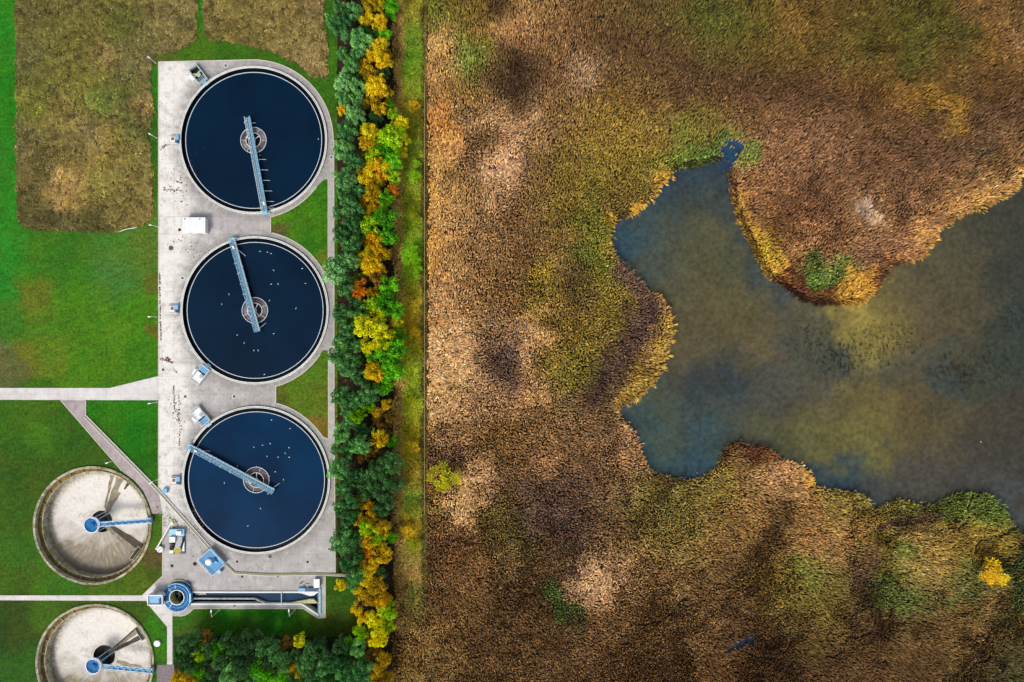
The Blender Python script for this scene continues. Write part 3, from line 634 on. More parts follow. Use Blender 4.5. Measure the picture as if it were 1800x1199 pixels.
# stands of different height and age: clumps, long wind-combed bands, a few thin wet channels
u_ = px*.77-py*.64+(vnoise(px, py, 60, 71)-.5)*90; v_ = px*.64+py*.77+(vnoise(px, py, 60, 72)-.5)*90
band = vnoise(u_*.18, v_, 6, 73)*.6+vnoise(u_*.3, v_*1.4, 5, 74)*.4
clump = vnoise(px, py, 7, 75)*.5+vnoise(px, py, 3.5, 76)*.5
C = C*(.64+.46*band+.26*clump)[:, None]
chan = np.abs(vnoise(px, py, 75, 79)-.5)
wet = (chan < .008)
lod = np.clip((lum-.12)/.16, 0, 1)                       # pale = dead, lodged straw
big = vnoise(px, py, 90, 8)*3.4-1.7
ang = R(48)+big*.55+(vnoise(px, py, 22, 9)-.5)*1.6+lod*(vnoise(px, py, 14, 10)-.5)*2.4
# near open water the reeds bend outwards over it
g = 3.0
ex = (sdist(px+g, py, POND)-sdist(px-g, py, POND)); ey = -(sdist(px, py+g, POND)-sdist(px, py-g, POND))
near = np.clip(1+sd/22, 0, 1)
ea = np.arctan2(ey, ex)
vx = np.cos(ang)*(1-near)+np.cos(ea)*near*1.2; vy = np.sin(ang)*(1-near)+np.sin(ea)*near*1.2
ang = np.arctan2(vy, vx)
hgt = .6+.8*vnoise(px, py, 30, 12)+.9*(vnoise(px, py, 7, 75)-.3)-lod*.55
hgt = np.clip(np.where(wet, .25, hgt), .2, 2.2)
width = .135+.03*lod+.03*vnoise(px, py, 14, 13)
leng = (.78+.95*lod)*(.75+.55*vnoise(px, py, 18, 15))
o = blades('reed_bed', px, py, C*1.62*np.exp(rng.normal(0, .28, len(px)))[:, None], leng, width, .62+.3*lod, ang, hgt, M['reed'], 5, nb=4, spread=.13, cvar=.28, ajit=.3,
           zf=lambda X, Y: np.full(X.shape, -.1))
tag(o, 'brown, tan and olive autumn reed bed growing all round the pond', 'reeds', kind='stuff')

# verge between tree belt and ditch
n = 42000
px = rng.uniform(684, 750, n); py = rng.uniform(-60, 1290, n)
k = (px > 684+12*vnoise(px, py, 30, 4)) & (np.abs(px-744.0) > 1.3) & (py < 1000+rng.random(n)*110+vnoise(px, py, 12, 19)*30); px, py = px[k], py[k]
C = verge_col(px, py)*np.exp(rng.normal(0, .34, len(px)))[:, None]
ang = (vnoise(px, py, 20, 14)-.5)*6+1.2
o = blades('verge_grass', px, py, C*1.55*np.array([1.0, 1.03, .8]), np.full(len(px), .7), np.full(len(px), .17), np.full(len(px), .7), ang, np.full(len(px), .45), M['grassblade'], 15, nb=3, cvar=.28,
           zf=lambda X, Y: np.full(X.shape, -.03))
tag(o, 'rough green and straw-coloured grass track between the tree belt and the ditch', 'grass', kind='stuff')

# (colours of the strip are set by verge_col above)
# rough uncut meadow round the upper tank
def meadow(name, poly, n, seed, label):
    q = np.array(poly); x0, y0 = q.min(0); x1, y1 = q.max(0)
    r = np.random.default_rng(seed)
    px = r.uniform(x0, x1, n); py = r.uniform(y0, y1, n)
    k = inpoly(px+(vnoise(px, py, 4, 6)-.5)*3, py+(vnoise(px, py, 4, 7)-.5)*3, poly); px, py = px[k], py[k]
    C = field(px, py, MEADC, warp=14, seed=51, jit=6, kr=.85)*.62+np.array(lin('757438'))*.38
    C = C*(.7+.35*vnoise(px, py, 5, 81)+.3*vnoise(px, py, 11, 82))[:, None]
    ang = (vnoise(px, py, 24, 17)-.5)*8+(vnoise(px, py, 9, 18)-.5)*4+.6
    l = .75+.4*vnoise(px, py, 30, 3)
    o = blades(name, px, py, C*1.25*np.exp(rng.normal(0, .28, len(px)))[:, None], l*1.15, np.full(len(px), .18), np.full(len(px), .95), ang, np.full(len(px), .42), M['grassblade'], seed+1, nb=3, cvar=.24, curl=.6, ajit=.35,
               zf=lambda X, Y: np.full(X.shape, .04))
    return tag(o, label, 'grass', kind='stuff')
meadow('rough_grass', MEADOW_A, 34000, 201, 'big uncut olive and straw meadow left of the upper round tank')
meadow('rough_grass', MEADOW_B, 12000, 203, 'smaller uncut straw meadow above the upper tank beside the tree belt')
for q in (MEADOW_A, MEADOW_B):
    mb = MB(); mb.prism([tuple(P(a, b).xy) for a, b in q], .04, .06); tag(mb.build('meadow_ground', mat('meadow_thatch', '4a4024', .95, 0, .35, 3)), kind='structure')

# ------------------------------------------------------------------ paving
def arc(c, r, a0, a1, n=40):
    """photo-px arc, angles in degrees measured with y up"""
    return [(c[0]+r*math.cos(R(a0+(a1-a0)*i/n)), c[1]-r*math.sin(R(a0+(a1-a0)*i/n))) for i in range(n+1)]
G = lambda pts: [tuple(P(a, b).xy) for a, b in pts]
APR = [(279, 862), (279, 704), (279.2, 663), (279, 109), (330, 108)]+arc((445, 246.5), 141, 92, 0)+[(587, 700), (589.5, 1006.5), (563, 1007.5), (563, 1012), (571.5, 1013), (572, 1086), (559, 1086), (533, 1069.5), (341, 1069.5)]
APR += [(334, 1076), (326, 1081), (316, 1083), (303, 1083), (303.5, 1168), (294, 1168), (294, 1102), (262, 1064), (258, 1057), (250, 1046), (286, 1012), (286.5, 903), (268, 903), (262, 884), (252, 863), (236, 844), (214, 828), (212, 823), (107, 703.2), (150, 703.2), (151, 731)]
ISL1 = [(577, 316), (571, 315)]+arc((445, 246.5), 138.5, -34, -77, 24)[1:]+[(476, 386), (476, 409)]+arc((447.5, 545.5), 139.5, 77, 29, 24)+[(577, 478)]
ISL2 = [(577.5, 616.5), (568, 615.5)]+arc((447.5, 545.5), 139, -32, -74, 24)[1:]+[(485, 682), (485, 709)]+arc((450, 844), 140, 74.5, 33, 24)+[(577.5, 772)]
def circ(cx, cy, r, n=96): return [(cx+r*math.cos(2*math.pi*i/n), cy+r*math.sin(2*math.pi*i/n)) for i in range(n)]
FL = [(336, 1040.5), (560.5, 1040.5), (560.5, 1082), (531, 1061.5), (336, 1061.5)]     # flume pit
holes = [circ(c.x, c.y, R_SET-.1) for c in set_c]+[G(ISL1), G(ISL2), circ(FT.x, FT.y, 2.3), G(FL)]
mb = MB(); mb.prism(G(APR), .0, .10, holes=holes)
tag(mb.build('pavement', M['apron']), kind='structure')
mb = MB(); mb.prism(G([(-120, 682), (193, 682), (279, 661), (279.0, 703.5), (-120, 702.5)]), 0, .104)
tag(mb.build('road', M['path']), kind='structure')
mb = MB(); mb.prism(G([(-120, 1046.5), (250.5, 1046.5), (258, 1056), (-120, 1054.5)]), 0, .104)
tag(mb.build('path', M['path']), kind='structure')
mb = MB(); mb.prism(G([(250.5, 1046.5), (271, 1027), (300, 1062), (303.3, 1083), (303.3, 1167.5), (294.2, 1167.5), (294.2, 1102), (262, 1064), (258, 1057)]), .09, .106)
tag(mb.build('path', M['path']), kind='structure')
mb = MB(); mb.prism(G([(107.5, 703.8), (149.8, 703.8), (150.8, 731), (279, 862), (286, 903), (268, 903), (262, 884), (252, 863), (236, 844), (214, 828), (212, 823)]), .09, .107)
tag(mb.build('path', M['oldpath']), kind='structure')
mb = MB(); mb.prism(G([(276, 1168.5), (306.5, 1168.5), (306.5, 1230), (276, 1230)]), 0, .1)
tag(mb.build('gravel_pad', M['gravel']), kind='structure')
# pale edging stones
mb = MB()
for pts in (APR[3:5]+APR[5:46], [(587, 246), (587.6, 700), (589.5, 1006)], [(279, 109), (279, 661)], [(279, 704), (279, 858)], [(286.5, 905), (286, 1012), (251, 1046)], [(577, 478), (577, 316)], [(577.5, 772), (577.5, 617)],
            ISL1[2:28], ISL1[28:54], ISL2[2:28], ISL2[28:54], [(572, 1013), (572, 1086), (559, 1086), (533, 1069.5), (341, 1069.5), (334, 1076), (326, 1081), (316, 1083)], [(107, 703.5), (214, 827)], [(151, 704), (151, 731)]):
    mb.strip(G(pts), .22, 0, .16)
tag(mb.build('kerb', mat('kerb_stone', 'CFC9B6', .85, 0, .15, 3)), kind='structure')

# low mossy duct wall that crosses the yard diagonally
t = thing('duct_wall', 'long low mossy concrete duct running diagonally past the lower tank', 'low wall')
line = G([(151, 732), (281, 864), (369, 963), (372.5, 967)]); line2 = G([(397.5, 991), (413.5, 1006), (470, 1009.5), (563, 1008.5), (620, 1010.5)])
MB().strip(line, .62, .05, .30).build('cover_slabs', M['moss'], t)
mb = MB()
for dx in (-.38, .38): mb.strip([(x+dx*.7, y+dx*.7) for x, y in line], .13, .05, .38)
mb.build('edging', M['lip'], t)
MB().strip(line2, .55, .05, .30).build('cover_slabs', M['moss'], t)
MB().strip([(x, y-.36) for x, y in line2], .12, .05, .36).build('edging', M['lip'], t)

# ------------------------------------------------------------------ settling tanks
def settling_tank(c, label, wm, spokes, coneflip=0, debris=False):
    t = thing('settling_tank', label, 'water tank', (c.x, c.y, 0), 0, 'three full round settling tanks')
    MB().lathe([(20.25, -2), (20.25, .5), (20.7, .5), (20.7, -2)], 160).build('wall', M['rim'], t)
    MB().lathe([(20.22, .4), (20.22, .58), (20.37, .58), (20.37, .4)], 160).build('inner_lip', M['lip'], t)
    MB().lathe([(20.62, .3), (20.62, .57), (20.76, .57), (20.76, .0)], 160).build('outer_lip', M['lip'], t)
    MB().lathe([(20.23, .3), (20.23, -.6), (19.25, -.6), (19.25, .02)], 160).build('launder_channel', M['darkwall'], t)
    MB().lathe([(19.04, -.5), (19.04, .12), (19.2, .12), (19.2, -.5)], 160).build('weir_plate', M['weir'], t)
    MB().lathe([(3.5, -.01), (19.05, -.01)], 128).build('water_surface', wm, t)
    MB().lathe([(19.19, -.35), (20.24, -.35)], 128).build('channel_water', M['blackwater'], t)
    fw = MB().lathe([(3.55, -.3), (3.55, .35), (3.67, .35), (3.67, -.3)], 64).build('feed_well', M['steelw'], t)
    MB().lathe([(3.56, -.05), (2.1, .14)], 64).build('sludge_skirt', M['cone'], fw)
    MB().lathe([(2.0, -.3), (2.0, .45), (2.14, .45), (2.14, -.3)], 48).build('inner_ring', M['lip'], fw)
    MB().disc(0, 0, -.2, 2.05).build('well_water', M['dark'], fw)
    mb = MB()
    for a in spokes: mb.tube((2.1*math.cos(R(a)), 2.1*math.sin(R(a)), .3), (3.6*math.cos(R(a)), 3.6*math.sin(R(a)), .3), .045, 5)
    for a in (35, 155, 275): mb.tube((0, 0, .35), (2.1*math.cos(R(a+coneflip)), 2.1*math.sin(R(a+coneflip)), .35), .12, 6)
    mb.build('spokes', M['white'], fw)
    MB().disc(0, 0, -.3, .45, 20, .9).build('centre_column', M['white'], fw)
    if debris:
        mb = MB()
        for i in range(40):
            a = random.uniform(0, 6.28); r_ = random.uniform(0, .6)
            mb.box(.9+r_*math.cos(a), -1.15+r_*math.sin(a), -.18+random.uniform(0, .1), .25, .1, .06, random.uniform(0, 3))
        mb.build('weed_clump', M['olive'], fw)
    return t
settling_tank(set_c[0], 'topmost of the three dark blue round water tanks', M['twater'], (0, 60, 120, 180, 240, 300))
settling_tank(set_c[1], 'middle one of the three dark blue round water tanks', M['twater'], (25, 205, 325), 30, True)
settling_tank(set_c[2], 'lowest and bluest of the three full round tanks', M['twater_low'], (70, 190, 255, 330), 50)

def scraper_bridge(a, b, label, rods, side_rods, hgt=1.5):
    """a: free inner end, b: end that runs on the rim (photo px)"""
    A = P(*a, hgt); B = P(*b, hgt); d = B-A; L_ = d.length; rz = math.atan2(d.y, d.x)
    t = thing('scraper_bridge', label, 'scraper bridge', (A.x, A.y, 0), rz, 'rotating scraper bridges')
    w = 1.45
    mb = MB()
    mb.box(L_/2, 0, hgt-.30, L_, w*.62, .05); mb.build('walkway', M['deck'], t)
    for s in (-1, 1):
        y = s*w/2
        mb = MB().box(L_/2, y*.8, hgt-.5, L_, .12, .22); n_ = int(L_/1.25)
        mb.tube((0, y, hgt+.65), (L_, y, hgt+.65), .06, 6); mb.tube((0, y, hgt+.2), (L_, y, hgt+.2), .035, 5)
        for i in range(n_+1):
            x = L_*i/n_; mb.tube((x, y*.8, hgt-.3), (x, y, hgt+.65), .045, 5)
            if i < n_: mb.tube((x, y*.8, hgt-.3), (x+L_/n_, y, hgt+.2), .03, 4)
        mb.build('railing', M['steelw'] if s < 0 else M['steel'], t)
    mb = MB()
    for i in range(int(L_/.62)): mb.box(.3+i*.62, 0, hgt-.245, .1, w*.78, .04, .0 if i % 2 else .35)
    mb.build('cross_bars', M['steel'], t)
    mb = MB().tube((0, .18, hgt-.15), (L_, .12, hgt-.15), .05, 5); mb.build('cable_conduit', M['steelw'], t)
    mb = MB().box(L_-.1, 0, .58, .8, 2.0, .28).box(L_-.1, 0, .86, .6, .9, .5)
    for s in (-1, 1): mb.tube((L_-.1, s*.85, .78), (L_+.0, s*1.1, .78), .2, 12)
    mb.build('end_carriage', M['steel'], t)
    MB().box(L_-2.6, .2, hgt-.2, .8, .5, .6).build('drive_motor', M['white'], t)
    MB().disc(L_*rods[0], 0, .3, .55, 16, hgt-.8).build('pivot', M['steel'], t)
    for (f, s, ln, an) in side_rods:
        x = L_*f; a_ = R(an); x2 = x+ln*math.cos(a_); y2 = s*w*.5+s*ln*abs(math.sin(a_))
        mb = MB().tube((x, s*w*.35, hgt-.6), (x2, y2, .5), .055, 5).tube((x2, y2, .5), (x2, y2, -.1), .05, 5)
        mb.build('scraper_arm', M['steelw'], t)
    for f in (.2, .45, .7): 
        MB().box(L_*f, 0, .1, .12, 1.2, hgt-.6).build('hanger', M['steel'], t)
    return t
scraper_bridge((435, 205.5), (466, 374), 'pale blue lattice bridge reaching the bottom rim of the top tank', (.25,),
               [(f, 1, 1.9, 80) for f in (.44, .55, .66, .77, .88)]+[(.95, 1, 1.9, 80), (.02, -1, 1.0, 60), (.06, 1, .8, 90)])
scraper_bridge((453, 583), (407.5, 419), 'pale blue lattice bridge reaching the top rim of the middle tank', (.24,),
               [(f, 1, .9, 95) for f in (.42, .53, .64, .75)]+[(.88, -1, 2.6, 150), (.03, -1, 2.0, 60)])
scraper_bridge((481, 864), (330.5, 784), 'pale blue lattice bridge slanting to the left rim of the lowest tank', (.25,),
               [(f, 1, .8, 95) for f in (.5, .62, .74)]+[(.86, -1, 2.0, 165), (.03, -1, 2.0, 120)])

# ------------------------------------------------------------------ emptied tanks
def floor_mat(seed):
    m = bpy.data.materials.new('tank_floor_concrete'); m.use_nodes = True; n = m.node_tree; N = n.nodes; L = n.links
    p = N['Principled BSDF']; p.inputs['Roughness'].default_value = .85
    tc = N.new('ShaderNodeTexCoord'); sp = N.new('ShaderNodeSeparateXYZ'); L.new(tc.outputs['Object'], sp.inputs[0])
    at = N.new('ShaderNodeMath'); at.operation = 'ARCTAN2'; L.new(sp.outputs[1], at.inputs[0]); L.new(sp.outputs[0], at.inputs[1])
    ln = N.new('ShaderNodeVectorMath'); ln.operation = 'LENGTH'; L.new(tc.outputs['Object'], ln.inputs[0])
    cb = N.new('ShaderNodeCombineXYZ'); L.new(at.outputs[0], cb.inputs[0]); L.new(ln.outputs['Value'], cb.inputs[1]); cb.inputs[2].default_value = seed
    def noise(vec, sc, det, mp=None, ro=.6):
        z = N.new('ShaderNodeTexNoise'); z.inputs['Scale'].default_value = sc; z.inputs['Detail'].default_value = det; z.inputs['Roughness'].default_value = ro
        if mp:
            q = N.new('ShaderNodeMapping'); q.inputs['Scale'].default_value = mp; L.new(vec, q.inputs[0]); vec = q.outputs[0]
        L.new(vec, z.inputs['Vector']); return z.outputs[0]
    def rg(s_, a, b, c=0, d=1):
        r = N.new('ShaderNodeMapRange'); r.inputs[1].default_value = a; r.inputs[2].default_value = b; r.inputs[3].default_value = c; r.inputs[4].default_value = d
        L.new(s_, r.inputs[0]); return r.outputs[0]
    def mx(f, a, b):
        r = N.new('ShaderNodeMix'); r.data_type = 'RGBA'; L.new(f, r.inputs[0])
        for i, v in ((6, a), (7, b)):
            if isinstance(v, str): r.inputs[i].default_value = (*lin(v), 1)
            else: L.new(v, r.inputs[i])
        return r.outputs[2]
    def mth(op, a, b):
        r = N.new('ShaderNodeMath'); r.operation = op
        for i, v in enumerate((a, b)):
            if isinstance(v, (int, float)): r.inputs[i].default_value = v
            else: L.new(v, r.inputs[i])
        return r.outputs[0]
    streak = noise(cb.outputs[0], 1, 6, (9, .22, 1))
    cloud = noise(tc.outputs['Object'], .18, 6)
    fine = noise(tc.outputs['Object'], 1.4, 8, None, .7)
    c = mx(rg(fine, .35, .7), 'EEEAE4', 'D6D0C6')
    # silt lies towards the lower side of the floor
    low = rg(mth('ADD', sp.outputs[1], mth('MULTIPLY', rg(cloud, .3, .7, -1, 1), 5)), 0, -9)
    c = mx(mth('MULTIPLY', low, rg(streak, .3, .6, .5, 1)), c, '807258')
    c = mx(rg(streak, .6, .72, 0, .55), c, 'A49C88')
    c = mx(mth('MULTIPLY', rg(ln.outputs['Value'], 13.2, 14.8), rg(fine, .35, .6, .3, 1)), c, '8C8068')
    c = mx(mth('MULTIPLY', low, rg(streak, .56, .66, 0, .7)), c, 'C8BE98')
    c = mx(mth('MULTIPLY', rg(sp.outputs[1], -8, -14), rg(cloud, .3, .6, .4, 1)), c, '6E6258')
    # green-brown ring near the hopper
    rr = rg(ln.outputs['Value'], 2.5, 6.5, 1, 0)
    c = mx(mth('MULTIPLY', rr, rg(fine, .3, .55, .3, .95)), c, '9A8C5C')
    c = mx(mth('MULTIPLY', rg(cloud, .52, .66), rg(fine, .4, .6, 0, .6)), c, 'A8A08C')
    c = mx(rg(fine, .63, .72, 0, .5), c, '8A8272')
    L.new(c, p.inputs['Base Color']); return m

def empty_tank(c, label, seed, sluice_a, stains):
    t = thing('empty_tank', label, 'empty tank', (c.x, c.y, 0), 0, 'two emptied round tanks')
    MB().lathe([(16.05, -.8), (16.05, .4), (16.12, .45), (16.35, .45), (16.35, .36), (16.45, .36), (16.45, .45), (16.62, .45), (16.65, .40), (16.65, -.2)], 160).build('wall', M['rimtan'], t)
    MB().lathe([(16.06, .1), (16.06, -1.2), (15.0, -1.2)], 160).build('gutter', M['mush'], t)
    MB().lathe([(14.9, -3.4), (14.9, -1.02), (15.1, -1.02), (15.1, -1.25)], 160).build('gutter_wall', M['rimtan'], t)
    MB().lathe([(14.91, -1.1), (14.91, -3.5)], 128).build('inner_wall', M['rimtan'], t)
    MB().lathe([(14.95, -3.4), (9, -3.75), (3.1, -4.06)], 128).build('floor', floor_mat(seed), t)
    MB().lathe([(3.1, -4.03), (2.9, -4.9), (1.5, -6.5), (0.01, -6.5)], 48).build('hopper', M['dark'], t)  # shadow in the pit is put into the near-black colour
    # gutter brackets
    for i in range(26):
        a = i*2*math.pi/26+.1; MB().box(15.5*math.cos(a), 15.5*math.sin(a), -1.19, 1.0, .1, .3, a).build('bracket', M['rimtan'], t)
    # sludge box in the gutter
    a = R(sluice_a); x, y = 13.9*math.cos(a), 13.9*math.sin(a)
    sl = MB()
    sl.box(x, y, -3.5, 1.1, 4.3, 2.2, a)
    s_o = sl.build('sludge_box', M['rimtan'], t)
    MB().box(x, y, -1.3, .8, 3.9, .03, a).build('opening', M['black'], s_o)
    # wet trails left by sliding sludge, thin dried layers on the floor
    for k, (aa, r0, r1, wd, mt) in enumerate(stains):
        a = R(aa); q = []
        for i in range(9):
            f = i/8; r_ = r0+(r1-r0)*f; wob = random.uniform(-.12, .12); q.append((r_*math.cos(a)+wob, r_*math.sin(a)+wob, f))
        vs = []; fs = []
        for i, (x_, y_, f) in enumerate(q):
            ww = wd*(.45+.55*f)*random.uniform(.8, 1.2)/2; r_ = math.hypot(x_, y_)
            z = (-4.06+(r_-2.75)*.31/6.25 if r_ < 9 else -3.75+(r_-9)*.35/5.95)+.012+.004*k
            vs += [(x_-math.sin(a)*ww, y_+math.cos(a)*ww, z), (x_+math.sin(a)*ww, y_-math.cos(a)*ww, z)]
            if i: fs.append((2*i-2, 2*i-1, 2*i+1, 2*i))
        MB().add(vs, fs).build('sludge_trail', M[mt], t)
    return t
M['sl1'] = mat('dried_sludge', '50443A', .8, 0, .35, 1.2, alt='33402C', altscale=.5)
M['sl2'] = mat('thin_sludge', '7A6E5A', .8, 0, .3, 1.5, alt='A89E88', altscale=.8, altw=.9)
empty_tank(emp_c[0], 'upper of the two pale emptied round tanks on the lawn', 1.0, -37,
           [(-33, 1.8, 13.6, 3.0, 'sl1'), (-42, 1.8, 13.2, 2.0, 'sl2'), (66, 3.2, 13.6, 1.9, 'sl2'), (76, 4, 13.6, 1.0, 'sl2'), (61, 2.4, 10, 2.0, 'sl2'), (54, 11.5, 13.8, .9, 'sl1')])
empty_tank(emp_c[1], 'lower pale emptied round tank cut by the bottom of the picture', 5.0, 33,
           [(38, 2.0, 13.0, 1.6, 'sl2'), (28, 2.0, 13.0, 1.4, 'sl1'), (41, 3, 12, .5, 'sl1'), (-20, 4, 12, 2.2, 'sl2')])

def column_bridge(plat, end, label, c):
    hgt = 1.6
    A = P(*plat, hgt); B = P(*end, hgt); d = B-A; L_ = d.length; rz = math.atan2(d.y, d.x)
    t = thing('column_bridge', label, 'footbridge', (A.x, A.y, 0), rz, 'footbridges over the emptied tanks')
    MB().disc(0, 0, hgt-.35, 1.98, 40, .2).build('platform', M['blue'], t)
    mb = MB().lathe([(2.0, hgt-.4), (2.0, hgt+.05), (2.25, hgt+.05), (2.25, hgt-.4)], 48)
    mb.lathe([(2.1, hgt+.55), (2.1, hgt+.65), (2.2, hgt+.65), (2.2, hgt+.55)], 48)
    for i in range(14):
        a = 2*math.pi*(i+.5)/14; mb.tube((2.13*math.cos(a), 2.13*math.sin(a), hgt), (2.13*math.cos(a), 2.13*math.sin(a), hgt+.6), .04, 5)
    mb.build('platform_rail', M['steelw'], t)
    MB().disc(0, 0, -4.5, .85, 24, 5.7).build('column', M['dkblue'], t)
    mb = MB().disc(0, 0, hgt-.15, .6, 20, .35); mb.box(.6, .3, hgt-.15, .5, .4, .3); mb.build('drive_unit', M['blue'], t)
    MB().box(L_/2+.8, 0, hgt-.45, L_-1.6, .95, .08).build('walkway', M['bluegrid'], t)
    for s in (-1, 1):
        y = s*.58; mb = MB(); n_ = 16
        mb.box(L_/2+.8, y, hgt-.5, L_-1.6, .12, .25); mb.tube((1.8, y, hgt+.5), (L_, y, hgt+.5), .05, 5)
        for i in range(n_+1): x = 1.8+(L_-1.8)*i/n_; mb.tube((x, y, hgt-.3), (x, y, hgt+.5), .035, 4)
        mb.build('railing', M['steelw'], t)
    mb = MB()
    n_ = 14
    for i in range(n_):
        x0 = 4+(L_-4)*i/n_; x1 = 4+(L_-4)*(i+1)/n_; s = 1 if i % 2 else -1
        mb.tube((x0, s*.5, hgt-.28), (x1, -s*.5, hgt-.28), .09, 4)
    mb.build('lattice', M['blue'], t)
    for x_, y_ in ((.5, 1.9), (1.9, 1.5), (1.2, -2.0)):
        MB().tube((x_, y_, hgt-.4), (x_+1.0, y_*.9+.9*(1 if y_ > 0 else .3), -3.6), .09, 6).build('support_strut', M['steelw'], t)
    MB().box(L_-.2, 0, .45, .5, 1.6, hgt-.9).build('rim_bearing', M['steel'], t)
    return t
column_bridge((161, 923), (264, 915.5), 'sky blue footbridge with round platform inside the upper emptied tank', emp_c[0])
column_bridge((164, 1171), (267, 1181), 'sky blue footbridge with round platform inside the lower emptied tank', emp_c[1])

# ------------------------------------------------------------------ valve chambers beside the tanks
def railing_rect(mb, w, l, z, h, r=.05, step=1.0):
    c = [(-w/2, -l/2), (w/2, -l/2), (w/2, l/2), (-w/2, l/2)]
    for i in range(4):
        a = c[i]; b = c[(i+1) % 4]; d = math.hypot(b[0]-a[0], b[1]-a[1]); n_ = max(1, int(d/step))
        for hh in (h, h*.5): mb.tube((*a, z+hh), (*b, z+hh), r, 5)
        for k in range(n_): f = k/n_; x = a[0]+(b[0]-a[0])*f; y = a[1]+(b[1]-a[1])*f; mb.tube((x, y, z), (x, y, z+h), r, 5)
    return mb
def chamber(px, py, ang, label, covered, flip=1):
    p = P(px, py, 1.2); t = thing('valve_chamber', label, 'valve chamber', (p.x, p.y, 0), R(ang), 'railed valve chambers')
    W, L_ = 2.9, 5.2
    mb = MB().box(0, L_/2-.1, .08, W, .25, .9).box(0, -L_/2+.1, .08, W, .25, .9)
    for s in (-1, 1): mb.box(s*(W/2-.12), 0, .08, .25, L_-.45, .9)
    mb.build('chamber_wall', M['rim'], t)
    MB().box(0, 0, .02, W-.5, L_-.5, .12).build('pit_floor', M['dark'], t)
    railing_rect(MB(), W, L_, .98, 1.0).build('railing', M['steelw'], t)
    gr = MB()
    gr.box(0, flip*L_*.30, .9, W-.5, L_*.28, .05); gr.build('grating', M['bluegrid'] if covered else M['dkblue'], t)
    mb = MB()
    for i in range(5): mb.box(-W/2+.45+i*.5, flip*L_*.30, .955, .06, L_*.28, .03)
    mb.build('grating_bars', M['steelw'], t)
    if covered:
        MB().box(0, -flip*L_*.17, .985, W-.3, L_*.52, .1).build('cover_slab', M['white'], t)
        MB().disc(.5, -flip*L_*.03, 1.09, .55, 20, .25).build('hatch', M['grey'], t)
    else:
        mb = MB().disc(.1, -.15, .3, .62, 20, .7).tube((-.9, .8, .9), (.2, -.2, .95), .22, 10); mb.build('valve_body', M['algae'], t)
        MB().tube((-1.1, .1, .7), (1.0, .5, .7), .25, 10).build('pipe', M['steel'], t)
    MB().box(-W/2-.55, -flip*.4, .1, .8, 1.7, .75, .1).build('control_cabinet', M['white'], t)
    mb = MB()
    for i in range(4): mb.box(.0, flip*(L_/2+.25+i*.22), .1, 1.2, .18, .75-.16*i)
    mb.build('steps', M['steel'], t)
    return t
chamber(347, 130, 38, 'open railed valve chamber at top left of the top tank', False, -1)
chamber(352, 659, -37, 'white covered valve chamber at lower left of the middle tank', True, 1)
chamber(352, 732, 40, 'white covered valve chamber at upper left of the lowest tank', True, -1)

def level_station(px, py, label, extra):
    p = P(px, py, .8); t = thing('outlet_box', label, 'outlet box', (p.x, p.y, 0), 0, 'small outlet boxes on the left rims')
    MB().box(-.2, 0, .08, 2.5, 2.4, .5).build('plinth', M['rim'], t)
    MB().box(-.55, -.05, .6, 1.3, 1.6, .3).build('slab', M['lip'], t)
    MB().box(-.5, .1, .92, .7, .8, .12).build('hatch', M['brown'], t)
    MB().box(.75, .5, .6, 1.0, 1.3, .55).build('blue_box', M['ltblue'], t)
    MB().box(.8, -.6, .6, .7, .9, .25).build('tray', M['dkblue'], t)
    mb = MB().tube((-1.6, -1.2, 1.2), (1.1, -1.2, 1.2), .05, 5)
    for x in (-1.6, -.3, 1.1): mb.tube((x, -1.2, .1), (x, -1.2, 1.2), .05, 5)
    mb.build('handrail', M['white'], t)
    if extra: MB().box(-3.0, -2.8, .1, 1.2, 1.2, .9).build('meter_box', M['ltblue'], t)
    return t
level_station(307, 245, 'small blue and brown box on the left rim of the top tank', False)
level_station(306, 543, 'small blue and brown box on the left rim of the middle tank', False)
level_station(309, 845, 'small blue and brown box on the left rim of the lowest tank', True)

# white flat roofed hut
p = P(341, 396, 2.4)
t = thing('white_hut', 'small white flat-roofed hut between the top and middle tanks', 'hut', (p.x, p.y, 0))
W, D = 6.0, 4.1
mb = MB().box(0, D/2-.06, .08, W, .12, 2.2).box(0, -D/2+.06, .08, W, .12, 2.2)
for s in (-1, 1): mb.box(s*(W/2-.06), 0, .08, .12, D-.24, 2.2)
mb.build('wall', M['white'], t)
mb = MB().box(0, 0, 2.285, W+.25, D+.25, .1)
for i in range(9): mb.box(-W/2+.3+i*.67, 0, 2.385, .1, D+.2, .05)
rf = mb.build('roof', M['whiteroof'], t)
for x in (-2.5, 1.6): MB().disc(x, 1.7, 2.385, .14, 12, .2).build('vent', M['dkgrey'], rf)
dr = MB().box(.8, -D/2-.03, .1, 1.0, .06, 1.95).build('door', M['grey'], t); MB().box(1.15, -D/2-.08, 1.0, .15, .05, .05).build('handle', M['black'], dr)
MB().box(-1.6, -D/2-.02, 1.1, .9, .05, .6).build('window', M['dkblue'], t)

